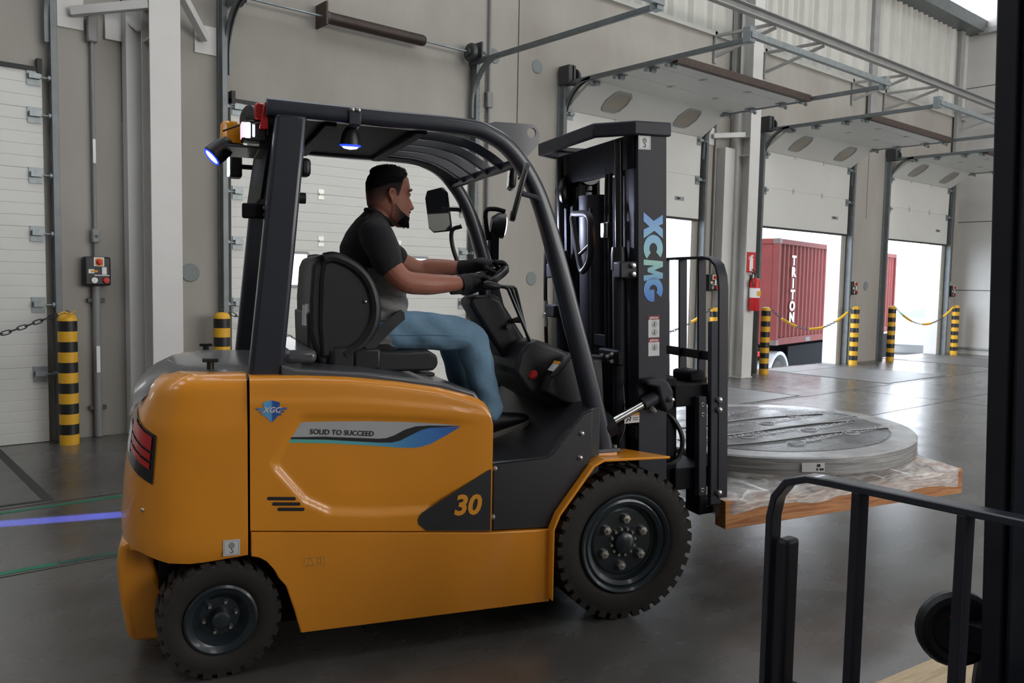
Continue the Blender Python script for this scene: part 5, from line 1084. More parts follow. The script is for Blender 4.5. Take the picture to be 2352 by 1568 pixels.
obj('thin_cable', MB().tube(smoothpath([(1.87, -0.36, 1.12), (1.88, -0.37, 1.0), (1.89, -0.37, 0.86), (1.86, -0.38, 0.78)], 6), 0.004, 6), 'chrome', fl)
# ---- carriage, load backrest and forks (same tilt as the mast)
cr = obj('carriage', MB().box(0.19, 0.40, -0.43, 0.43, 0.44, 0.545).box(0.19, 0.40, -0.43, 0.43, 0.02, 0.13).box(0.16, 0.22, -0.40, -0.28, 0.0, 0.58).box(0.16, 0.22, 0.28, 0.40, 0.0, 0.58), 'guard_black', mast, 0.006)
for s in (-1, 1):
    sp_ = obj('side_plate', MB().box(0.30, 0.345, s*0.455-0.018, s*0.455+0.018, -0.01, 0.49), 'mast_paint', cr, 0.004)
    for z in (0.45, 0.40, 0.02): obj('socket_bolt', MB().torus((0.322, s*0.474, z), 0.008, 0.003, (0, 1, 0), 12, 5), 'bolt_metal', sp_)
    ps = obj('side_post', MB().box(0.365, 0.425, s*0.465-0.015, s*0.465+0.015, -0.06, 0.86), 'mast_paint', cr, 0.004)
    for z in (0.47, 0.42, 0.0): obj('hex_bolt', MB().lathe([(0.0, 0.022), (0.009, 0.02), (0.014, 0.016), (0.016, 0.0)], (0.41, s*0.48, z), (0, s, 0), 8), 'bolt_metal', ps)
pos = [(0.435, -0.478, -0.03), (0.435, -0.478, 1.02), (0.435, -0.470, 1.08), (0.435, -0.445, 1.135), (0.435, -0.40, 1.165), (0.435, -0.34, 1.175), (0.435, 0.0, 1.175)]
full = pos+[(x, -y, z) for x, y, z in pos[::-1][1:]]
lb = obj('load_backrest', MB().sweep(full, [(-0.007, -0.027), (0.007, -0.027), (0.007, 0.027), (-0.007, 0.027)], up=(1, 0, 0)), 'mast_paint', mast, 0.002)
for y in (-0.295, -0.12, 0.05, 0.22, 0.36): obj('backrest_bar', MB().box(0.412, 0.458, y-0.007, y+0.007, 0.52, 1.17), 'mast_paint', lb, 0.002)
obj('cross_rail', MB().box(0.42, 0.436, -0.47, 0.47, 0.655, 0.70), 'mast_paint', lb, 0.003)
for s in (-1, 1):
    f = MB().box(0.405, 0.45, s*0.26-0.065, s*0.26+0.065, -0.125, 0.56).hexa([(0.40, s*0.26-0.065, -0.16), (1.57, s*0.26-0.05, -0.135), (1.57, s*0.26+0.05, -0.135), (0.40, s*0.26+0.065, -0.16)], [(0.40, s*0.26-0.065, -0.118), (1.57, s*0.26-0.05, -0.122), (1.57, s*0.26+0.05, -0.122), (0.40, s*0.26+0.065, -0.118)])
    obj('fork', f, 'guard_black', mast, 0.005)
obj('fork_hook', MB().box(0.33, 0.43, -0.34, -0.18, 0.54, 0.60), 'guard_black', cr, 0.015); obj('fork_hook', MB().box(0.33, 0.43, 0.18, 0.34, 0.54, 0.60), 'guard_black', cr, 0.015)
# ---- console, steering column, levers
con = [(1.62, 0.80), (1.57, 0.94), (1.42, 1.02), (1.345, 1.12), (1.37, 1.215), (1.41, 1.262), (1.47, 1.272), (1.55, 1.245), (1.62, 1.212), (1.78, 1.182), (1.80, 0.80)]
obj('console', MB().prism(con, 'y', -0.26, 0.30), 'cowl_plastic', fl, 0.02, seg=3)
sd = [(1.475, 1.03), (1.50, 1.095), (1.585, 1.195), (1.76, 1.185), (1.78, 0.93), (1.69, 0.945), (1.55, 0.985)]
obj('console_wing', MB().prism(sd, 'y', -0.36, -0.20), 'cowl_plastic', fl, 0.012, seg=3); obj('console_wing', MB().prism(sd, 'y', 0.22, 0.36), 'cowl_plastic', fl, 0.012, seg=3)
obj('console_ridge', MB().tube([(1.50, -0.35, 1.105), (1.585, -0.35, 1.20), (1.60, -0.34, 1.21), (1.76, -0.34, 1.195)], 0.010, 8), 'cowl_plastic', fl)
bt = MB()
for i in range(7): bt.box(1.50+0.012*i, 1.535+0.014*i, -0.24+0.005*i, -0.08-0.005*i, 1.225+0.0*i-0.008*i, 1.24-0.008*i+0.012)
obj('lever_boot', bt, 'black_plastic', fl, 0.004)
for i, v in enumerate((-0.225, -0.18, -0.135)):
    t_ = 1.315+0.036*i; q_ = 1.425+0.016*i
    lv = obj('control_lever', MB().tube(smoothpath([(q_+0.035, v, 1.235), (q_, v, 1.29), (t_+0.012, v, 1.495), (t_, v, 1.517), (t_-0.022, v, 1.525), (1.24, v, 1.527)], 5), 0.0085, 8), 'hose_black', fl)
    obj('lever_knob', MB().tube([(1.275, v, 1.526), (1.25, v, 1.527), (1.205, v, 1.534), (1.19, v, 1.536)], [0.012, 0.018, 0.021, 0.012], 12), 'black_plastic', lv)
es = obj('emergency_stop', MB().lathe([(0.0, 0.03), (0.02, 0.028), (0.024, 0.018), (0.014, 0.0), (0.0, -0.02)], (1.452, -0.262, 1.10), (-0.75, -0.45, 0.35), 16), 'sign_red', fl); obj('stop_stem', MB().cyl((1.452, -0.262, 1.10), (1.49, -0.23, 1.085), 0.008, n=10), 'bolt_metal', es)
sk = obj('console_sticker', MB().hexa([(1.508, -0.345, 1.128), (1.513, -0.27, 1.128), (1.548, -0.27, 1.17), (1.548, -0.345, 1.17)], [(1.507, -0.345, 1.13), (1.512, -0.27, 1.13), (1.547, -0.27, 1.172), (1.547, -0.345, 1.172)]), 'sticker_white', fl, smooth=0)
obj('sticker_header', MB().hexa([(1.538, -0.345, 1.161), (1.538, -0.27, 1.161), (1.548, -0.27, 1.173), (1.548, -0.345, 1.173)], [(1.537, -0.345, 1.163), (1.537, -0.27, 1.163), (1.547, -0.27, 1.175), (1.547, -0.345, 1.175)]), 'amber_print', sk, smooth=0)
colp = [(1.355, 1.17), (1.195, 1.405), (1.17, 1.445), (1.195, 1.478), (1.30, 1.485), (1.335, 1.468), (1.475, 1.262), (1.46, 1.17)]
obj('steering_column', MB().prism(colp, 'y', -0.085, 0.085), 'cowl_plastic', fl, 0.02, seg=3)
obj('column_neck', MB().cyl((1.285, 0, 1.45), (1.270, 0, 1.54), 0.03, n=16), 'black_plastic', fl)
obj('key_switch', MB().cyl((1.37, -0.08, 1.33), (1.37, -0.115, 1.33), 0.015, n=12), 'chrome', fl); obj('turn_knob', MB().tube([(1.385, -0.08, 1.35), (1.395, -0.115, 1.36), (1.425, -0.12, 1.365)], [0.012, 0.012, 0.018], 10), 'black_plastic', fl)
SWC = Vector((1.278, 0, 1.553)); SWN = Vector((-0.5, 0, 0.866)); SWX = Vector((0.866, 0, 0.5)); SWR = 0.122
sw = obj('steering_wheel', MB().torus(SWC, SWR, 0.016, SWN, 40, 10), 'black_plastic', fl)
obj('spokes', MB().tube([SWC-SWN*0.02, SWC+SWX*0.115], 0.012, 8).tube([SWC-SWN*0.02, SWC+Vector((0, 0.115, 0))], 0.012, 8).tube([SWC-SWN*0.02, SWC-Vector((0, 0.115, 0))], 0.012, 8), 'black_plastic', sw)
obj('wheel_boss', MB().lathe([(0.0, 0.015), (0.035, 0.012), (0.045, -0.01), (0.03, -0.04), (0.0, -0.04)], SWC, SWN, 20), 'black_plastic', sw)
obj('spinner_knob', MB().cyl(SWC+Vector((-0.075, -0.085, -0.045)), SWC+Vector((-0.10, -0.10, 0.0)), 0.017, n=12).ball(SWC+Vector((-0.105, -0.105, 0.01)), 0.024, 12, 8), 'black_plastic', sw)
for v, x in ((-0.14, 1.50), (0.02, 1.50)):
    obj('pedal', MB().hexa([(x-0.06, v-0.04, 0.80), (x+0.06, v-0.04, 0.86), (x+0.06, v+0.04, 0.86), (x-0.06, v+0.04, 0.80)], [(x-0.065, v-0.04, 0.812), (x+0.055, v-0.04, 0.872), (x+0.055, v+0.04, 0.872), (x-0.065, v+0.04, 0.812)]).tube([(x+0.04, v, 0.85), (x+0.09, v, 0.90), (x+0.20, v, 0.98)], 0.008, 8), 'black_plastic', fl)
# ---- seat
b = MB().prism([(0.435, 1.17), (0.395, 1.30), (0.392, 1.46), (0.402, 1.60), (0.418, 1.64), (0.455, 1.655), (0.50, 1.645), (0.52, 1.60), (0.50, 1.40), (0.53, 1.24), (0.54, 1.17)], 'y', -0.235, 0.235)
bkr = obj('seat_backrest', b, 'seat_vinyl', fl, 0.03, seg=4)
wing = [(0.44, 1.20), (0.43, 1.35), (0.435, 1.55), (0.45, 1.635), (0.50, 1.64), (0.58, 1.605), (0.64, 1.545), (0.672, 1.46), (0.675, 1.385), (0.655, 1.32), (0.61, 1.26), (0.54, 1.215)]
for s in (-1, 1):
    wg = obj('side_bolster', MB().prism(wing, 'y', s*0.205, s*0.25), 'seat_vinyl', bkr, 0.015, seg=3)
    obj('bolster_rim', MB().tube(smoothpath([(x, s*0.245, z) for x, z in wing[3:]], 4), 0.026, 10), 'seat_vinyl', wg)
    obj('bolt', MB().ball((0.63, s*0.254, 1.45), 0.008, 8, 6), 'bolt_metal', wg)
    obj('hip_restraint', MB().box(0.47, 0.60, s*0.235-0.03, s*0.235+0.035, 1.10, 1.255), 'seat_vinyl', bkr, 0.028, seg=4)
obj('document_pocket', MB().prism([(0.385, 1.25), (0.42, 1.19), (0.46, 1.185), (0.43, 1.40), (0.38, 1.40)], 'y', -0.22, 0.22), 'black_plastic', bkr, 0.01)
obj('paper_roll', MB().tube([(0.395, -0.19, 1.34), (0.40, -0.19, 1.435)], 0.022, 14).tube([(0.385, -0.15, 1.34), (0.387, -0.15, 1.43)], 0.016, 12), 'sticker_white', bkr)
cs = obj('seat_cushion', MB().prism([(0.50, 1.135), (0.50, 1.225), (0.56, 1.238), (0.80, 1.225), (0.92, 1.232), (0.965, 1.205), (0.97, 1.16), (0.95, 1.135)], 'y', -0.25, 0.25), 'seat_vinyl', fl, 0.022, seg=4)
obj('belt_buckle', MB().box(0.575, 0.70, -0.272, -0.235, 1.145, 1.245), 'black_plastic', cs, 0.014)
ss = MB()
for i in range(3): ss.box(0.47+0.01*i, 0.96-0.02*(i % 2), -0.235+0.008*(i % 2), 0.235-0.008*(i % 2), 1.128-0.022*(i+1), 1.128-0.022*i-0.004)
obj('seat_suspension', ss, 'black_plastic', cs, 0.006)
obj('bolt', MB().ball((0.61, -0.256, 1.12), 0.010, 8, 6), 'bolt_metal', cs)
# ---- blue line lamps: real lamps with a slit optic, one under each rail
for s in (1,):
    ld = bpy.data.lights.new('blue_line_light', 'SPOT'); ld.energy = 3200; ld.color = (0.12, 0.16, 1.0); ld.spot_size = rad(125); ld.spot_blend = 0.25; ld.shadow_soft_size = 0.005
    ld.use_nodes = True; N = ld.node_tree.nodes; L = ld.node_tree.links; em = N['Emission']
    tc = N.new('ShaderNodeTexCoord'); sp = N.new('ShaderNodeSeparateXYZ'); L.new(tc.outputs['Normal'], sp.inputs[0])
    dv = N.new('ShaderNodeMath'); dv.operation = 'DIVIDE'; L.new(sp.outputs[1], dv.inputs[0]); L.new(sp.outputs[2], dv.inputs[1])
    ab = N.new('ShaderNodeMath'); ab.operation = 'ABSOLUTE'; L.new(dv.outputs[0], ab.inputs[0])
    mr = N.new('ShaderNodeMapRange'); mr.interpolation_type = 'SMOOTHSTEP'; mr.inputs[1].default_value = 0.016; mr.inputs[2].default_value = 0.034; mr.inputs[3].default_value = 1; mr.inputs[4].default_value = 0
    L.new(ab.outputs[0], mr.inputs[0]); L.new(mr.outputs[0], em.inputs['Strength'])
    o = bpy.data.objects.new('blue_line_light', ld); COL.objects.link(o); o.parent = wl2
    f = Vector((0, 1.30, -2.03)).normalized(); X = Vector((1, 0, 0)); Z = -f; Y = Z.cross(X)
    o.matrix_local = Matrix(((X.x, Y.x, Z.x, 0.13), (X.y, Y.y, Z.y, 0.607), (X.z, Y.z, Z.z, 2.035), (0, 0, 0, 1)))
ld = bpy.data.lights.new('work_light', 'SPOT'); ld.energy = 45; ld.color = (0.7, 0.75, 1.0); ld.spot_size = rad(110); ld.spot_blend = 0.6; ld.shadow_soft_size = 0.04
o = bpy.data.objects.new('work_light', ld); COL.objects.link(o); o.parent = wl; o.location = (1.585, 0.505, 1.862); o.rotation_euler = Vector((1.0, -0.75, -0.35)).to_track_quat('-Z', 'Y').to_euler()
# ================================================================ THE LOAD
TN = Vector((-math.sin(TA), math.cos(TA), 0)); TH = Vector((math.cos(TA), math.sin(TA), 0)); TO = Vector((1.358, 3.658, 0))
def tw_(u, v, z): return TO+TH*u+TN*v+Vector((0, 0, z))
LROT = (0, -0.038, TA); LO = tw_(2.462, 0.40, 0.30)
pl = empty('wooden_pallet', LO); pl.rotation_euler = LROT
for y0, y1 in ((-0.825, -0.735), (-0.05, 0.05), (0.735, 0.825)): obj('stringer', MB().box(0, 1.66, y0, y1, 0.0, 0.125), 'pallet_wood', pl, 0.003)
for i in range(9):
    x = i*(1.66-0.12)/8; obj('deck_board', MB().box(x, x+0.12, -0.825, 0.825, 0.126, 0.146), 'pallet_wood', pl, 0.002)
tag(pl, 'brown wooden pallet carried on the forks under the round load', 'pallet')
dc = empty('wrapped_disc', LO); dc.rotation_euler = LROT; CX, CY = 0.86, -0.045
obj('core', MB().lathe([(0.0, 0.147), (0.70, 0.147), (0.70, 0.222), (0.0, 0.222)], (CX, CY, 0), (0, 0, 1), 64), 'disc_edge', dc)
obj('disc_body', MB().lathe([(0.0, 0.222), (0.862, 0.222), (0.874, 0.230), (0.874, 0.318), (0.866, 0.326), (0.0, 0.326)], (CX, CY, 0), (0, 0, 1), 96), 'disc_edge', dc)
obj('rim_band', MB().lathe([(0.735, 0.3265), (0.866, 0.3262), (0.874, 0.320), (0.876, 0.321), (0.868, 0.3295), (0.735, 0.3292)], (CX, CY, 0), (0, 0, 1), 96, closed=True), 'disc_rim', dc)
def clip_strip(y0f, y1f, R, z, n=40):
    """sheet between two wavy lines inside the circle R"""
    lo, hi = [], []
    for i in range(n+1):
        x = -R+2*R*i/n; h = math.sqrt(max(0, R*R-x*x)); a = max(-h, min(h, y0f(x))); c = max(-h, min(h, y1f(x))); lo.append((CX+x, CY+a, z)); hi.append((CX+x, CY+c, z))
    b = MB(); vs = lo+hi; m = n+1
    top = [(x, y, z_+0.003) for x, y, z_ in vs]; b.add(vs+top, [(2*m+i, 2*m+i+1, 3*m+i+1, 3*m+i) for i in range(n)]+[(i, i+1, 2*m+i+1, 2*m+i) for i in range(n)]+[(m+i, m+i+1, 3*m+i+1, 3*m+i) for i in range(n)])
    return b
w1 = lambda x: 0.22+0.03*math.sin(5*x+1); w2 = lambda x: -0.10+0.035*math.sin(4*x+0.4); w3 = lambda x: -0.36+0.02*math.sin(6*x)
for k, (f0, f1) in enumerate(((lambda x: w1(x)-0.02, lambda x: 9), (lambda x: w2(x)-0.02, w1), (lambda x: w3(x)-0.02, w2), (lambda x: -9, w3))):
    obj('cover_sheet', clip_strip(f0, f1, 0.755-0.012*k, 0.3262+0.0012*(3-k)), 'disc_dark', dc, smooth=0)
for k, (x, y, r) in enumerate(((-0.42, 0.40, 12), (0.05, 0.46, 14), (-0.45, 0.06, 10), (0.12, 0.08, 12), (-0.5, -0.20, 8), (0.22, -0.20, 12), (-0.25, -0.22, 10), (-0.12, -0.48, 14), (0.36, -0.40, 12), (0.45, 0.22, 10))):
    a = rad(r); xd = (math.cos(a), math.sin(a), 0); yd = (-math.sin(a), math.cos(a), 0); o = Vector((CX+x, CY+y, 0.3345))
    text_obj('print', 'nduktimo', 'disc_print', dc, o, xd, yd, 0.098, 0.0003, align='LEFT')
    c = o-Vector(xd)*0.052; rg = MB()
    for rr_ in (0.034, 0.048): rg.torus(c, rr_, 0.0022, (0, 0, 1), 20, 4)
    obj('print_ring', rg, 'disc_print', dc)
for y, xw in ((w1, 0.005), (w2, 0.006), (w3, 0.005)):
    obj('sheet_seam', MB().tube([(CX+x, CY+y(x)-0.012, 0.3355) for x in [-0.60+1.2*i/40 for i in range(41)]], xw*0.7, 5), 'disc_rim', dc)
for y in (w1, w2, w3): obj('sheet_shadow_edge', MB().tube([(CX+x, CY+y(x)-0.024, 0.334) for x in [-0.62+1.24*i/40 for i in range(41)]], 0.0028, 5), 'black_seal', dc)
obj('strap', MB().tube([(CX-0.86, CY-0.12, 0.335), (CX-0.3, CY-0.135, 0.336), (CX+0.4, CY-0.06, 0.336), (CX+0.855, CY+0.06, 0.334)], 0.0028, 5), 'decal_silver', dc)
# paper label on the edge
def lab(s, t):
    a = rad(-116)+0.135*s; r = 0.8885; return (CX+r*math.cos(a), CY+r*math.sin(a), 0.255+0.05*t)
lb_ = obj('paper_label', MB().grid(lab, 8, 2), 'sticker_white', dc)
for s0, s1, t0, t1 in ((0.66, 0.80, 0.55, 0.85), (0.64, 0.70, 0.15, 0.4), (0.78, 0.84, 0.15, 0.4), (0.87, 0.95, 0.15, 0.4)):
    obj('label_print', MB().grid(lambda s, t: tuple(Vector(lab(s0+(s1-s0)*s, t0+(t1-t0)*t))+Vector((math.cos(rad(-112)), math.sin(rad(-112)), 0))*0.002), 3, 1), 'black_print', lb_)
tag(dc, 'large round grey disc with printed sheets lying on the pallet', 'disc')
random.seed(3)
nA = 180; rings = []
wr_ = [[random.uniform(-1, 1) for _ in range(nA)] for _ in range(9)]
for k, (z, t, rc) in enumerate(((0.331, 0, 0.874), (0.30, 0, 0.880), (0.235, 0, 0.880), (0.205, 0.12, 0.85), (0.175, 0.5, 0.86), (0.146, 1.0, 0.87), (0.12, 1, 0.87), (0.095, 1, 0.87), (0.072, 1, 0.87))):
    ring = []
    for i in range(nA):
        a = 2*PI*i/nA; c, s = math.cos(a), math.sin(a); q = (abs(c)**26+abs(s)**26)**(-1/26)*0.836
        sx, sy = 0.83+q*c, q*s; cx, cy = CX+rc*c, CY+rc*s; w_ = wr_[k][i]*(0.006 if 3 <= k <= 5 else 0.0022)
        zz = z+(0.02*math.sin(a*3+1)+0.018*math.sin(a*11) if k == 8 else 0)+wr_[k][(i*7) % nA]*(0.008 if 3 <= k <= 4 else 0.001)
        ring.append(((cx*(1-t)+sx*t)+c*w_, (cy*(1-t)+sy*t)+s*w_, zz))
    rings.append(ring)
fm = empty('stretch_film', LO); fm.rotation_euler = LROT
obj('film_skirt', MB().ring_loft(rings[2:], cap=False), 'stretch_film', fm, smooth=60); obj('film_band', MB().ring_loft(rings[:3], cap=False), 'film_band', fm, smooth=60)
tag(fm, 'crinkled clear stretch film wrapped around disc and pallet', 'film')
# ================================================================ THE DRIVER
man = empty('person', TO, TA)
tag(man, 'seated person in dark t-shirt, blue jeans and black gloves driving the forklift', 'person')
def remesh(name, b, m, voxel, parent, smooth=6, fac=0.6):
    me = b.mesh(name); o = bpy.data.objects.new('tmp', me); COL.objects.link(o)
    md = o.modifiers.new('r', 'REMESH'); md.mode = 'VOXEL'; md.voxel_size = voxel; md.adaptivity = 0
    sm = o.modifiers.new('s', 'SMOOTH'); sm.iterations = smooth; sm.factor = fac
    dg = bpy.context.evaluated_depsgraph_get(); me2 = bpy.data.meshes.new_from_object(o.evaluated_get(dg)); bpy.data.objects.remove(o)
    for p in me2.polygons: p.use_smooth = True
    me2.materials.clear(); me2.materials.append(MATS[m]); r = bpy.data.objects.new(name, me2); COL.objects.link(r); r.parent = parent; return r
def limb(b, pts, rs, n=14, k=5):
    P = smoothpath(pts, k); m = len(pts); R = []
    for i in range(len(P)):
        t = i/k; j = min(m-2, int(t)); f = t-j; R.append(rs[j]*(1-f)+rs[j+1]*f)
    b.tube(P, R, n); b.ball(pts[0], rs[0], n, 8); b.ball(pts[-1], rs[-1], n, 8); return b
# torso profile: z -> centre x, half depth, half width
TC = [(1.22, 0.72), (1.30, 0.735), (1.40, 0.752), (1.50, 0.738), (1.60, 0.710), (1.70, 0.700), (1.78, 0.700), (1.835, 0.708), (1.865, 0.716)]
TD = [(1.22, 0.13), (1.30, 0.13), (1.40, 0.112), (1.50, 0.118), (1.60, 0.135), (1.70, 0.132), (1.78, 0.096), (1.835, 0.060), (1.865, 0.040)]
TW = [(1.22, 0.17), (1.30, 0.175), (1.40, 0.158), (1.50, 0.165), (1.60, 0.185), (1.70, 0.195), (1.78, 0.168), (1.835, 0.098), (1.865, 0.055)]
def torso(z, a, off=0.0):
    c, d, w_ = lerp_table(TC, z), lerp_table(TD, z)+off, lerp_table(TW, z)+off
    ca, sa = math.cos(a), math.sin(a); e = 2/2.4
    return (c+d*math.copysign(abs(ca)**e, ca), w_*math.copysign(abs(sa)**e, sa), z)
zs = [1.22+0.0322*i for i in range(21)]
ARM_N = [(0.690, -0.150, 1.730), (0.716, -0.238, 1.655), (0.790, -0.27, 1.550), (0.90, -0.262, 1.532), (1.00, -0.235, 1.535), (1.105, -0.200, 1.540)]
ARM_F = [(0.715, 0.155, 1.730), (0.815, 0.232, 1.69), (0.985, 0.245, 1.605), (1.07, 0.23, 1.612), (1.15, 0.205, 1.615), (1.245, 0.165, 1.615)]
RA = [0.050, 0.055, 0.051, 0.050, 0.043, 0.031]
# head
HF = [(1.800, 0.868), (1.815, 0.879), (1.835, 0.8835), (1.852, 0.885), (1.862, 0.889), (1.872, 0.886), (1.885, 0.890), (1.92, 0.888), (1.945, 0.884), (1.958, 0.884), (1.972, 0.891), (1.99, 0.890), (2.03, 0.882), (2.055, 0.860), (2.072, 0.82), (2.082, 0.785)]
HB = [(1.800, 0.83), (1.815, 0.80), (1.835, 0.765), (1.852, 0.735), (1.872, 0.706), (1.90, 0.690), (1.96, 0.684), (2.00, 0.688), (2.03, 0.698), (2.055, 0.716), (2.072, 0.740), (2.082, 0.762)]
HWD = [(1.800, 0.026), (1.815, 0.042), (1.835, 0.054), (1.86, 0.063), (1.90, 0.070), (1.95, 0.0745), (2.00, 0.0745), (2.03, 0.068), (2.055, 0.054), (2.072, 0.034), (2.082, 0.014)]
def head(z, a, off=0.0):
    f, bk_, h = lerp_table(HF, z)+off, lerp_table(HB, z)-off, lerp_table(HWD, z)+off
    c = bk_+(f-bk_)*0.46; ca, sa = math.cos(a), math.sin(a)
    x = c+((f-c) if ca > 0 else (c-bk_))*math.copysign(abs(ca)**(0.92 if ca > 0 else 0.86), ca); return (x, h*math.copysign(abs(sa)**0.86, sa), z)
b = MB(); nA = 40
hz = [1.800, 1.808, 1.815, 1.825, 1.835, 1.845, 1.852, 1.862, 1.872, 1.885, 1.90, 1.92, 1.94, 1.955, 1.965, 1.975, 1.99, 2.01, 2.03, 2.045, 2.055, 2.065, 2.072, 2.078, 2.082]
b.ring_loft([[head(z, 2*PI*i/nA) for i in range(nA)] for z in hz])
# nose, lips, ears, brow
b.ring_loft([[(x, -w_, z), (x+d, -w_*0.35, z-0.002), (x+d, w_*0.35, z-0.002), (x, w_, z)] for x, d, w_, z in ((0.872, 0.010, 0.009, 1.962), (0.874, 0.019, 0.011, 1.94), (0.876, 0.028, 0.014, 1.915), (0.876, 0.036, 0.018, 1.897), (0.876, 0.033, 0.019, 1.886), (0.874, 0.018, 0.016, 1.880))])
b.ball((0.906, 0, 1.893), (0.009, 0.009, 0.009), 10, 8)
b.ball((0.884, 0, 1.862), (0.009, 0.022, 0.005), 12, 6); b.ball((0.883, 0, 1.852), (0.009, 0.020, 0.005), 12, 6)
for s in (-1, 1):
    b.ball((0.884, s*0.030, 1.972), (0.010, 0.022, 0.006), 12, 6)
    b.tube(smoothpath([(0.790, s*0.074, 1.905), (0.783, s*0.084, 1.925), (0.772, s*0.090, 1.950), (0.780, s*0.088, 1.968), (0.796, s*0.080, 1.962), (0.797, s*0.076, 1.945)], 4), 0.0065, 8); b.ball((0.788, s*0.074, 1.935), (0.012, 0.008, 0.026), 10, 8)
limb(b, [(0.720, 0, 1.80), (0.750, 0, 1.86), (0.785, 0, 1.90)], [0.068, 0.060, 0.056], 16)
b.ring_loft([[torso(z, 2*PI*i/24, -0.012) for i in range(24)] for z in zs])
limb(b, ARM_N, RA); limb(b, ARM_F, RA)
LEG_N = [(0.72, -0.10, 1.31), (0.95, -0.125, 1.305), (1.165, -0.13, 1.285), (1.225, -0.13, 1.12), (1.275, -0.13, 0.96), (1.30, -0.13, 0.86)]
LEG_F = [(0.72, 0.10, 1.31), (0.95, 0.13, 1.30), (1.16, 0.15, 1.28), (1.20, 0.15, 1.10), (1.235, 0.15, 0.95), (1.25, 0.15, 0.86)]
for lg in (LEG_N, LEG_F): limb(b, lg, [0.085, 0.075, 0.052, 0.050, 0.040, 0.034])
body = remesh('body', b, 'skin', 0.0046, man, 4, 0.5)
# eyes, brows
for s in (-1, 1):
    e_ = obj('eye', MB().ball((0.8765, s*0.031, 1.950), 0.0105, 12, 8), 'eye_white', body); obj('iris', MB().ball((0.8855, s*0.031, 1.949), (0.0028, 0.005, 0.005), 10, 6), 'black_print', e_)
    obj('eyelid', MB().ball((0.8775, s*0.031, 1.9545), (0.0115, 0.0125, 0.0065), 12, 8), 'skin', e_)
    obj('eyebrow', MB().tube(smoothpath([(0.896, s*0.012, 1.972), (0.8935, s*0.028, 1.978), (0.878, s*0.048, 1.972)], 4), [0.0035]*8+[0.002], 6), 'hair', body)
# hair: cropped top, faded sides; beard
def shell(fn, nu, nv, off, name, m, keep):
    b = MB(); vs = []; fs = []
    vs = [fn(i/nu, j/nv) for i in range(nu+1) for j in range(nv+1)]
    for i in range(nu):
        for j in range(nv):
            q = [(i*(nv+1)+j), ((i+1)*(nv+1)+j), ((i+1)*(nv+1)+j+1), (i*(nv+1)+j+1)]
            if all(keep(*vs[t]) for t in q): fs.append(q)
    b.add(vs, fs); return obj(name, b, m, body, smooth=80)
def hz_(t): return 1.86+(2.082-1.86)*t
def hair_keep(x, y, z): 
    line = lerp_table([(0.66, 1.955), (0.72, 1.972), (0.78, 1.995), (0.83, 2.005), (0.845, 2.02), (0.868, 2.045), (0.90, 2.05)], x); return z > line
for off in (0.0032, 0.0055): shell(lambda s, t: head(hz_(t), 2*PI*s, off*sstep(1.955, 2.01, hz_(t))+0.0026), 300, 170, off, 'hair_top' if off > 0.005 else 'hair_under', 'hair', hair_keep)
def capk(s, t):
    z = 2.076+0.022*math.sin(PI*t)*math.sin(PI*s); return (0.745+0.115*s, (-0.045+0.09*t), z-0.03*max(0, s-0.55)**1.3*2)
b = MB().ball((0.785, 0, 2.052), (0.088, 0.062, 0.037), 20, 12); b.ball((0.835, 0, 2.046), (0.030, 0.05, 0.021), 14, 8)
random.seed(5)
for i in range(260):
    a = random.uniform(0, 2*PI); r = math.sqrt(random.random()); x, y = 0.785+0.085*r*math.cos(a), 0.058*r*math.sin(a); z = 2.052+0.036*math.sqrt(max(0, 1-r*r)); b.tube([(x, y, z-0.004), (x+0.006+random.uniform(-0.003, 0.004), y+random.uniform(-0.004, 0.004), z+random.uniform(0.002, 0.007))], [0.0022, 0.0008], 4)
for i in range(70):
    y = random.uniform(-0.05, 0.05); b.tube([(0.845, y, 2.050), (0.866+random.uniform(-0.003, 0.005), y*1.02, 2.046+random.uniform(-0.006, 0.006))], [0.003, 0.001], 4)
obj('hair_crop', b, 'hair', body, smooth=60)
def fade_keep(x, y, z):
    line = lerp_table([(0.66, 1.875), (0.72, 1.885), (0.755, 1.915), (0.765, 1.955), (0.80, 1.972), (0.812, 1.94), (0.822, 1.94), (0.836, 1.985), (0.848, 2.02), (0.9, 2.06)], x); return z > line
shell(lambda s, t: head(hz_(t), 2*PI*s, 0.0022), 300, 200, 0, 'hair_fade', 'hair_fade', fade_keep)
def beard_keep(x, y, z):
    top = lerp_table([(0.78, 1.90), (0.808, 1.905), (0.832, 1.876), (0.856, 1.860), (0.872, 1.848), (0.90, 1.846)], x); return z < top and x > bx0[0]+(lerp_table([(1.80, -0.03), (1.82, -0.022), (1.84, 0.0), (1.856, 0.02)], z) if bx0[0] > 0.8 else 0)
bx0 = [0.79]
for off, nm, bx0[0], bm_ in ((0.0028, 'beard_under', 0.79, 'beard_fade'), (0.0050, 'beard', 0.846, 'hair')): shell(lambda s, t: head(1.7995+(1.91-1.7995)*t, -1.9+3.8*s, off), 240, 130, off, nm, bm_, beard_keep)
b = MB().ball((0.856, 0, 1.818), (0.027, 0.034, 0.016), 16, 10)
for i in range(120):
    a = random.uniform(-1.3, 1.3); x, y = 0.858+0.027*math.cos(a), 0.034*math.sin(a); z = random.uniform(1.80, 1.825); b.tube([(x-0.004, y*0.9, z+0.004), (x+0.004*math.cos(a), y+0.003*math.sin(a), z-random.uniform(0.003, 0.010))], [0.0022, 0.0008], 4)
obj('beard_chin', b, 'hair', body)
obj('moustache', MB().tube(smoothpath([(0.868, -0.026, 1.858), (0.889, -0.013, 1.870), (0.893, 0, 1.873), (0.889, 0.013, 1.870), (0.868, 0.026, 1.858)], 4), 0.0042, 6), 'hair', body)
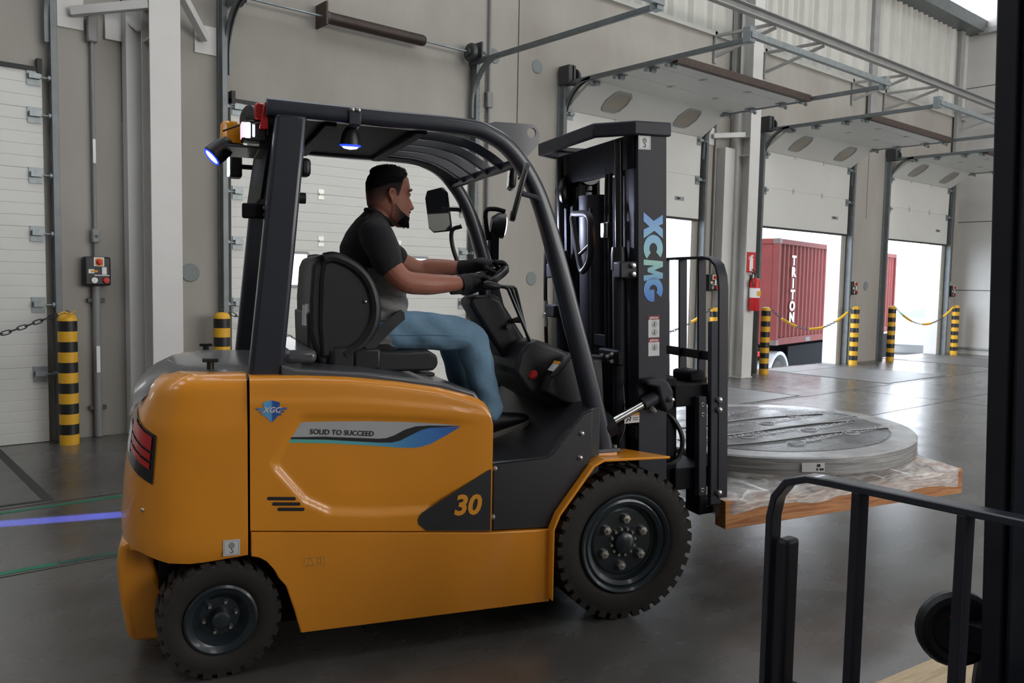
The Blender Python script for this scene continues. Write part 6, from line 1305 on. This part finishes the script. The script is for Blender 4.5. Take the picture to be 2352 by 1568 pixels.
# shirt
b = MB(); b.ring_loft([[torso(z, 2*PI*i/32, 0.004) for i in range(32)] for z in zs[:-1]])
limb(b, [(0.690, -0.150, 1.750), (0.698, -0.200, 1.722), (0.715, -0.240, 1.668), (0.728, -0.252, 1.628)], [0.072, 0.076, 0.071, 0.069], 16)
limb(b, [(0.710, 0.155, 1.752), (0.752, 0.205, 1.725), (0.82, 0.238, 1.692), (0.880, 0.243, 1.660)], [0.078, 0.078, 0.071, 0.068], 16)
limb(b, [(0.695, 0, 1.77), (0.730, 0, 1.835)], [0.085, 0.066], 16)
for s in (-1, 1): limb(b, [(0.722, s*0.045, 1.825), (0.706, s*0.10, 1.790), (0.695, s*0.165, 1.752)], [0.042, 0.055, 0.066], 14)
shirt = remesh('shirt', b, 'shirt_dark', 0.008, man, 5, 0.5)
def panel(s, t):
    z = 1.255+(1.60-1.255)*t; a = -1.92+3.84*s; r = 0.0115+0.006*math.sin(z*95+6*a+1.5*math.sin(3*a))*sstep(1.58, 1.42, z)
    return torso(z, a, r)
obj('shirt_front_panel', MB().grid(panel, 48, 70), 'shirt_grey', shirt, smooth=80)
obj('collar', MB().tube([(0.746+0.066*math.cos(2*PI*i/28), 0.070*math.sin(2*PI*i/28), 1.842-0.034*math.cos(2*PI*i/28)) for i in range(28)], 0.008, 8, closed=True), 'shirt_dark', shirt)
# jeans
b = MB(); b.ring_loft([[torso(z, 2*PI*i/28, 0.004 if z < 1.3 else 0.002) for i in range(28)] for z in (1.235, 1.27, 1.30, 1.34)])
b.ball((0.70, 0, 1.285), (0.125, 0.175, 0.065), 20, 12)
limb(b, [(0.72, -0.095, 1.315), (0.86, -0.115, 1.312), (1.02, -0.128, 1.305), (1.150, -0.13, 1.282), (1.192, -0.13, 1.20), (1.226, -0.13, 1.08), (1.272, -0.13, 0.925)], [0.092, 0.092, 0.088, 0.078, 0.080, 0.070, 0.064], 18)
limb(b, [(0.72, 0.095, 1.315), (0.86, 0.12, 1.31), (1.02, 0.14, 1.30), (1.145, 0.15, 1.275), (1.18, 0.15, 1.18), (1.205, 0.15, 1.07), (1.23, 0.15, 0.945)], [0.092, 0.092, 0.088, 0.078, 0.078, 0.068, 0.058], 18)
b.v = [(x+0.0035*math.sin(60*z+25*x)*sstep(1.05, 1.2, x), y+0.004*math.sin(48*z+40*x), z+0.0025*math.sin(50*x+20*y)) for x, y, z in b.v]
jeans = remesh('jeans', b, 'denim', 0.0075, man, 4, 0.5)
obj('side_seam', MB().tube(smoothpath([(0.77, -0.212, 1.30), (0.95, -0.217, 1.300), (1.12, -0.212, 1.290)], 6), 0.0022, 5), 'denim', jeans)
# shoes
for lg, x0, y, zt in ((0, 1.285, -0.13, 0.0), (1, 1.24, 0.15, -0.01)):
    tilt = 0.30
    def S(x, dy, z): return (x0-0.05+x, y+dy, 0.792+zt+z+max(0, x-0.02)*tilt)
    def ring(x, w_, h0, h1, n=16): return [S(x, w_*math.cos(2*PI*i/n), h0+(h1-h0)*(0.5+0.5*math.sin(2*PI*i/n))) for i in range(n)]
    sh = obj('shoe', MB().ring_loft([ring(-0.035, 0.025, 0.015, 0.07), ring(-0.02, 0.038, 0.01, 0.095), ring(0.03, 0.042, 0.01, 0.115), ring(0.07, 0.042, 0.01, 0.112), ring(0.12, 0.045, 0.01, 0.085), ring(0.17, 0.048, 0.01, 0.068), ring(0.21, 0.042, 0.01, 0.05), ring(0.235, 0.022, 0.012, 0.032)]), 'shoe_black', man, smooth=60)
    sole = [(-0.035, 0.02), (-0.02, 0.04), (0.05, 0.043), (0.12, 0.047), (0.18, 0.05), (0.22, 0.042), (0.243, 0.018)]
    lo = [S(x, w_, -0.012) for x, w_ in sole]+[S(x, -w_, -0.012) for x, w_ in sole[::-1]]; hi = [S(x, w_, 0.014) for x, w_ in sole]+[S(x, -w_, 0.014) for x, w_ in sole[::-1]]
    obj('sole', MB().ring_loft([lo, hi]), 'sole_grey', sh, 0.003); obj('laces', MB().tube([S(0.07, -0.02, 0.112), S(0.08, 0.02, 0.108), S(0.095, -0.02, 0.10), S(0.105, 0.02, 0.094)], 0.0035, 5), 'sole_grey', sh)
# gloves: palm, four fingers and a thumb each
def glove(wr, pc, pr, fingers, thumb, name):
    b = MB(); b.tube([Vector(wr), Vector(wr).lerp(Vector(pc), 0.5), Vector(pc)], [0.037, 0.036, 0.034], 14); b.ball(pc, pr, 18, 12)
    for f, r in fingers:
        P = smoothpath(f, 4); b.tube(P, [r]*len(P), 10); b.ball(f[0], r*1.15, 10, 8); b.ball(f[-1], r, 10, 8)
    P = smoothpath(thumb, 4); b.tube(P, [0.0125-0.003*i/len(P) for i in range(len(P))], 10); b.ball(thumb[0], 0.014, 10, 8); b.ball(thumb[-1], 0.0095, 10, 8)
    return remesh(name, b, 'glove_black', 0.0036, man, 3, 0.4)
fn = []
for i in range(4):
    y = -0.205+0.024*i; z = 1.568+(0.008 if i in (1, 2) else 0); fn.append(([(1.172, y, z), (1.205, y+0.004, z+0.004), (1.232, y+0.006, z-0.022), (1.222, y+0.006, z-0.050), (1.195, y+0.004, z-0.052)], 0.0108 if i else 0.0095))
g1 = glove((1.095, -0.203, 1.536), (1.150, -0.175, 1.552), (0.048, 0.044, 0.036), fn, [(1.150, -0.135, 1.56), (1.180, -0.112, 1.562), (1.210, -0.118, 1.548), (1.222, -0.135, 1.538)], 'glove')
obj('cuff', MB().tube([(1.078, -0.208, 1.533), (1.125, -0.19, 1.543)], [0.043, 0.043], 18), 'glove_black', g1); obj('cuff_tab', MB().tube([(1.035, -0.222, 1.50), (1.10, -0.21, 1.505)], [0.016, 0.018], 10), 'glove_black', g1)
fn = []
for i in range(4):
    y = 0.035+0.024*i; q = SWC+SWX*math.sqrt(max(0.001, SWR**2-y*y)); fn.append(([(q.x-0.030, y, q.z+0.038), (q.x+0.012, y, q.z+0.034), (q.x+0.032, y, q.z+0.006), (q.x+0.020, y, q.z-0.022), (q.x-0.006, y, q.z-0.026)], 0.0108))
g2 = glove((1.225, 0.165, 1.614), (1.305, 0.085, 1.640), (0.056, 0.050, 0.026), fn, [(1.30, 0.045, 1.618), (1.315, 0.018, 1.605), (1.34, 0.008, 1.592), (1.36, 0.012, 1.585)], 'glove')
obj('cuff', MB().tube([(1.205, 0.180, 1.615), (1.25, 0.150, 1.618)], [0.041, 0.041], 18), 'glove_black', g2)
# lap belt
bp = smoothpath([(0.64, -0.262, 1.24), (0.70, -0.240, 1.30), (0.775, -0.218, 1.365), (0.835, -0.14, 1.395), (0.860, 0.0, 1.392), (0.835, 0.14, 1.395), (0.775, 0.218, 1.365), (0.66, 0.262, 1.25)], 6)
rb_ = []
for i, p in enumerate(bp):
    t = (bp[min(i+1, len(bp)-1)]-bp[max(i-1, 0)]).normalized(); n_ = Vector((p.x-0.70, p.y*0.9, p.z-1.28)).normalized(); sd_ = t.cross(n_).normalized()
    rb_.append([p+sd_*0.024+n_*0.004, p-sd_*0.024+n_*0.004, p-sd_*0.024, p+sd_*0.024])
obj('lap_belt', MB().ring_loft(rb_), 'belt_web', fl)
# ================================================================ SECOND FORKLIFT, cut by the right edge of the view
f2 = empty('second_forklift', (2.20, 0.62, 0))
tag(f2, 'dark forklift mast and load backrest close by, cut off by the view edge', 'forklift')
top = 1.0; a = [(0, 0.735, 0.25), (0, 0.735, 0.86), (0, 0.722, 0.925), (0, 0.685, 0.975), (0, 0.62, 0.998), (0, 0.55, 1.0), (0, -0.55, 1.0), (0, -0.62, 0.998), (0, -0.685, 0.975), (0, -0.722, 0.925), (0, -0.735, 0.86), (0, -0.735, 0.25)]
lb2 = obj('load_backrest', MB().sweep(a, [(-0.011, -0.028), (0.011, -0.028), (0.011, 0.028), (-0.011, 0.028)], up=(1, 0, 0)), 'guard_paint', f2, 0.004)
for y in (0.47, 0.195, -0.07, -0.335): obj('backrest_bar', MB().box(-0.028, 0.028, y-0.013, y+0.013, 0.30, 0.992), 'mast_paint', lb2, 0.004)
obj('side_post', MB().box(-0.02, 0.05, 0.672, 0.715, 0.25, 0.80), 'mast_paint', lb2, 0.012)
c2_ = obj('carriage', MB().box(0.02, 0.08, -0.70, 0.70, 0.26, 0.34).box(0.02, 0.08, -0.70, 0.70, 0.08, 0.16).box(0.06, 0.14, -0.2, 0.1, 0.06, 0.36), 'guard_black', f2, 0.006)
for s in (-1, 1): obj('fork', MB().box(-0.05, 0.02, s*0.28-0.06, s*0.28+0.06, 0.06, 0.36).box(-1.15, 0.02, s*0.28-0.06, s*0.28+0.06, 0.03, 0.07), 'guard_black', f2, 0.006)
b = MB()
for y0, y1 in ((0.234, 0.182), (-0.366, -0.314)): b.box(0.16, 0.34, min(y0, y1), max(y0, y1), 0.08, 2.60)
m2 = obj('mast', b, 'mast_paint', f2, 0.005, loc=(0.15, 0, 0), rot=(0, -0.09, 0))
obj('mast_flange', MB().box(0.185, 0.32, 0.165, 0.183, 0.08, 2.58).box(0.165, 0.32, 0.06, 0.166, 0.08, 2.58).box(0.165, 0.32, -0.30, -0.19, 0.08, 2.58), 'guard_paint', m2, 0.004)
obj('mast_crossbar', MB().box(0.17, 0.25, -0.32, 0.19, 2.50, 2.60).box(0.20, 0.28, -0.32, 0.19, 0.15, 0.3), 'guard_black', m2, 0.004)
obj('lift_cylinder', MB().cyl((0.40, 0.10, 0.1), (0.40, 0.10, 2.4), 0.04, n=16).cyl((0.40, -0.22, 0.1), (0.40, -0.22, 2.4), 0.04, n=16), 'guard_black', m2)
hr = obj('hose_reel', MB().torus((0.30, 0.315, 0.575), 0.088, 0.026, (0.72, 0.69, 0.0), 28, 10), 'black_plastic', f2)
obj('reel_face', MB().lathe([(0.0, -0.012), (0.07, -0.012), (0.085, 0.0), (0.085, 0.025), (0.0, 0.025)], (0.30, 0.315, 0.575), (0.72, 0.69, 0), 24), 'black_print', hr)
obj('red_mark', MB().ball((0.282, 0.325, 0.61), (0.008, 0.018, 0.010), 10, 6), 'sign_red', hr); obj('reel_bracket', MB().box(0.27, 0.33, 0.23, 0.30, 0.53, 0.61), 'guard_black', hr, 0.004)
obj('chassis', MB().prism([(0.62, 0.12), (0.62, 0.75), (0.95, 0.95), (1.9, 0.95), (1.9, 0.12)], 'y', -0.42, 0.22), 'guard_paint', f2, 0.03)
for s in (-1, 1):
    tw2 = obj('front_wheel', MB().lathe([(0.18, -0.09), (0.30, -0.10), (0.33, -0.08), (0.33, 0.08), (0.30, 0.10), (0.18, 0.09)], (0.75, s*0.30-0.08, 0.33), (0, 1, 0), 40, closed=True), 'rubber', f2)
    obj('rim', MB().lathe([(0.0, s*0.05), (0.12, s*0.05), (0.18, s*0.09), (0.19, 0.0), (0.0, 0.0)], (0.75, s*0.30-0.08, 0.33), (0, 1, 0), 28), 'rim_slate', tw2)
# pale timber beside the second forklift
e = empty('timber_bundle', (3.35, 1.15, 0), rad(-7))
obj('plank', MB().box(-0.75, 0.75, -0.12, 0.12, 0.075, 0.145), 'pale_wood', e, 0.003); obj('plank', MB().box(-0.75, 0.75, -0.12, 0.12, 0.0, 0.07), 'pale_wood', e, 0.003)
tag(e, 'pale wooden planks on the floor beside the second forklift mast', 'planks')
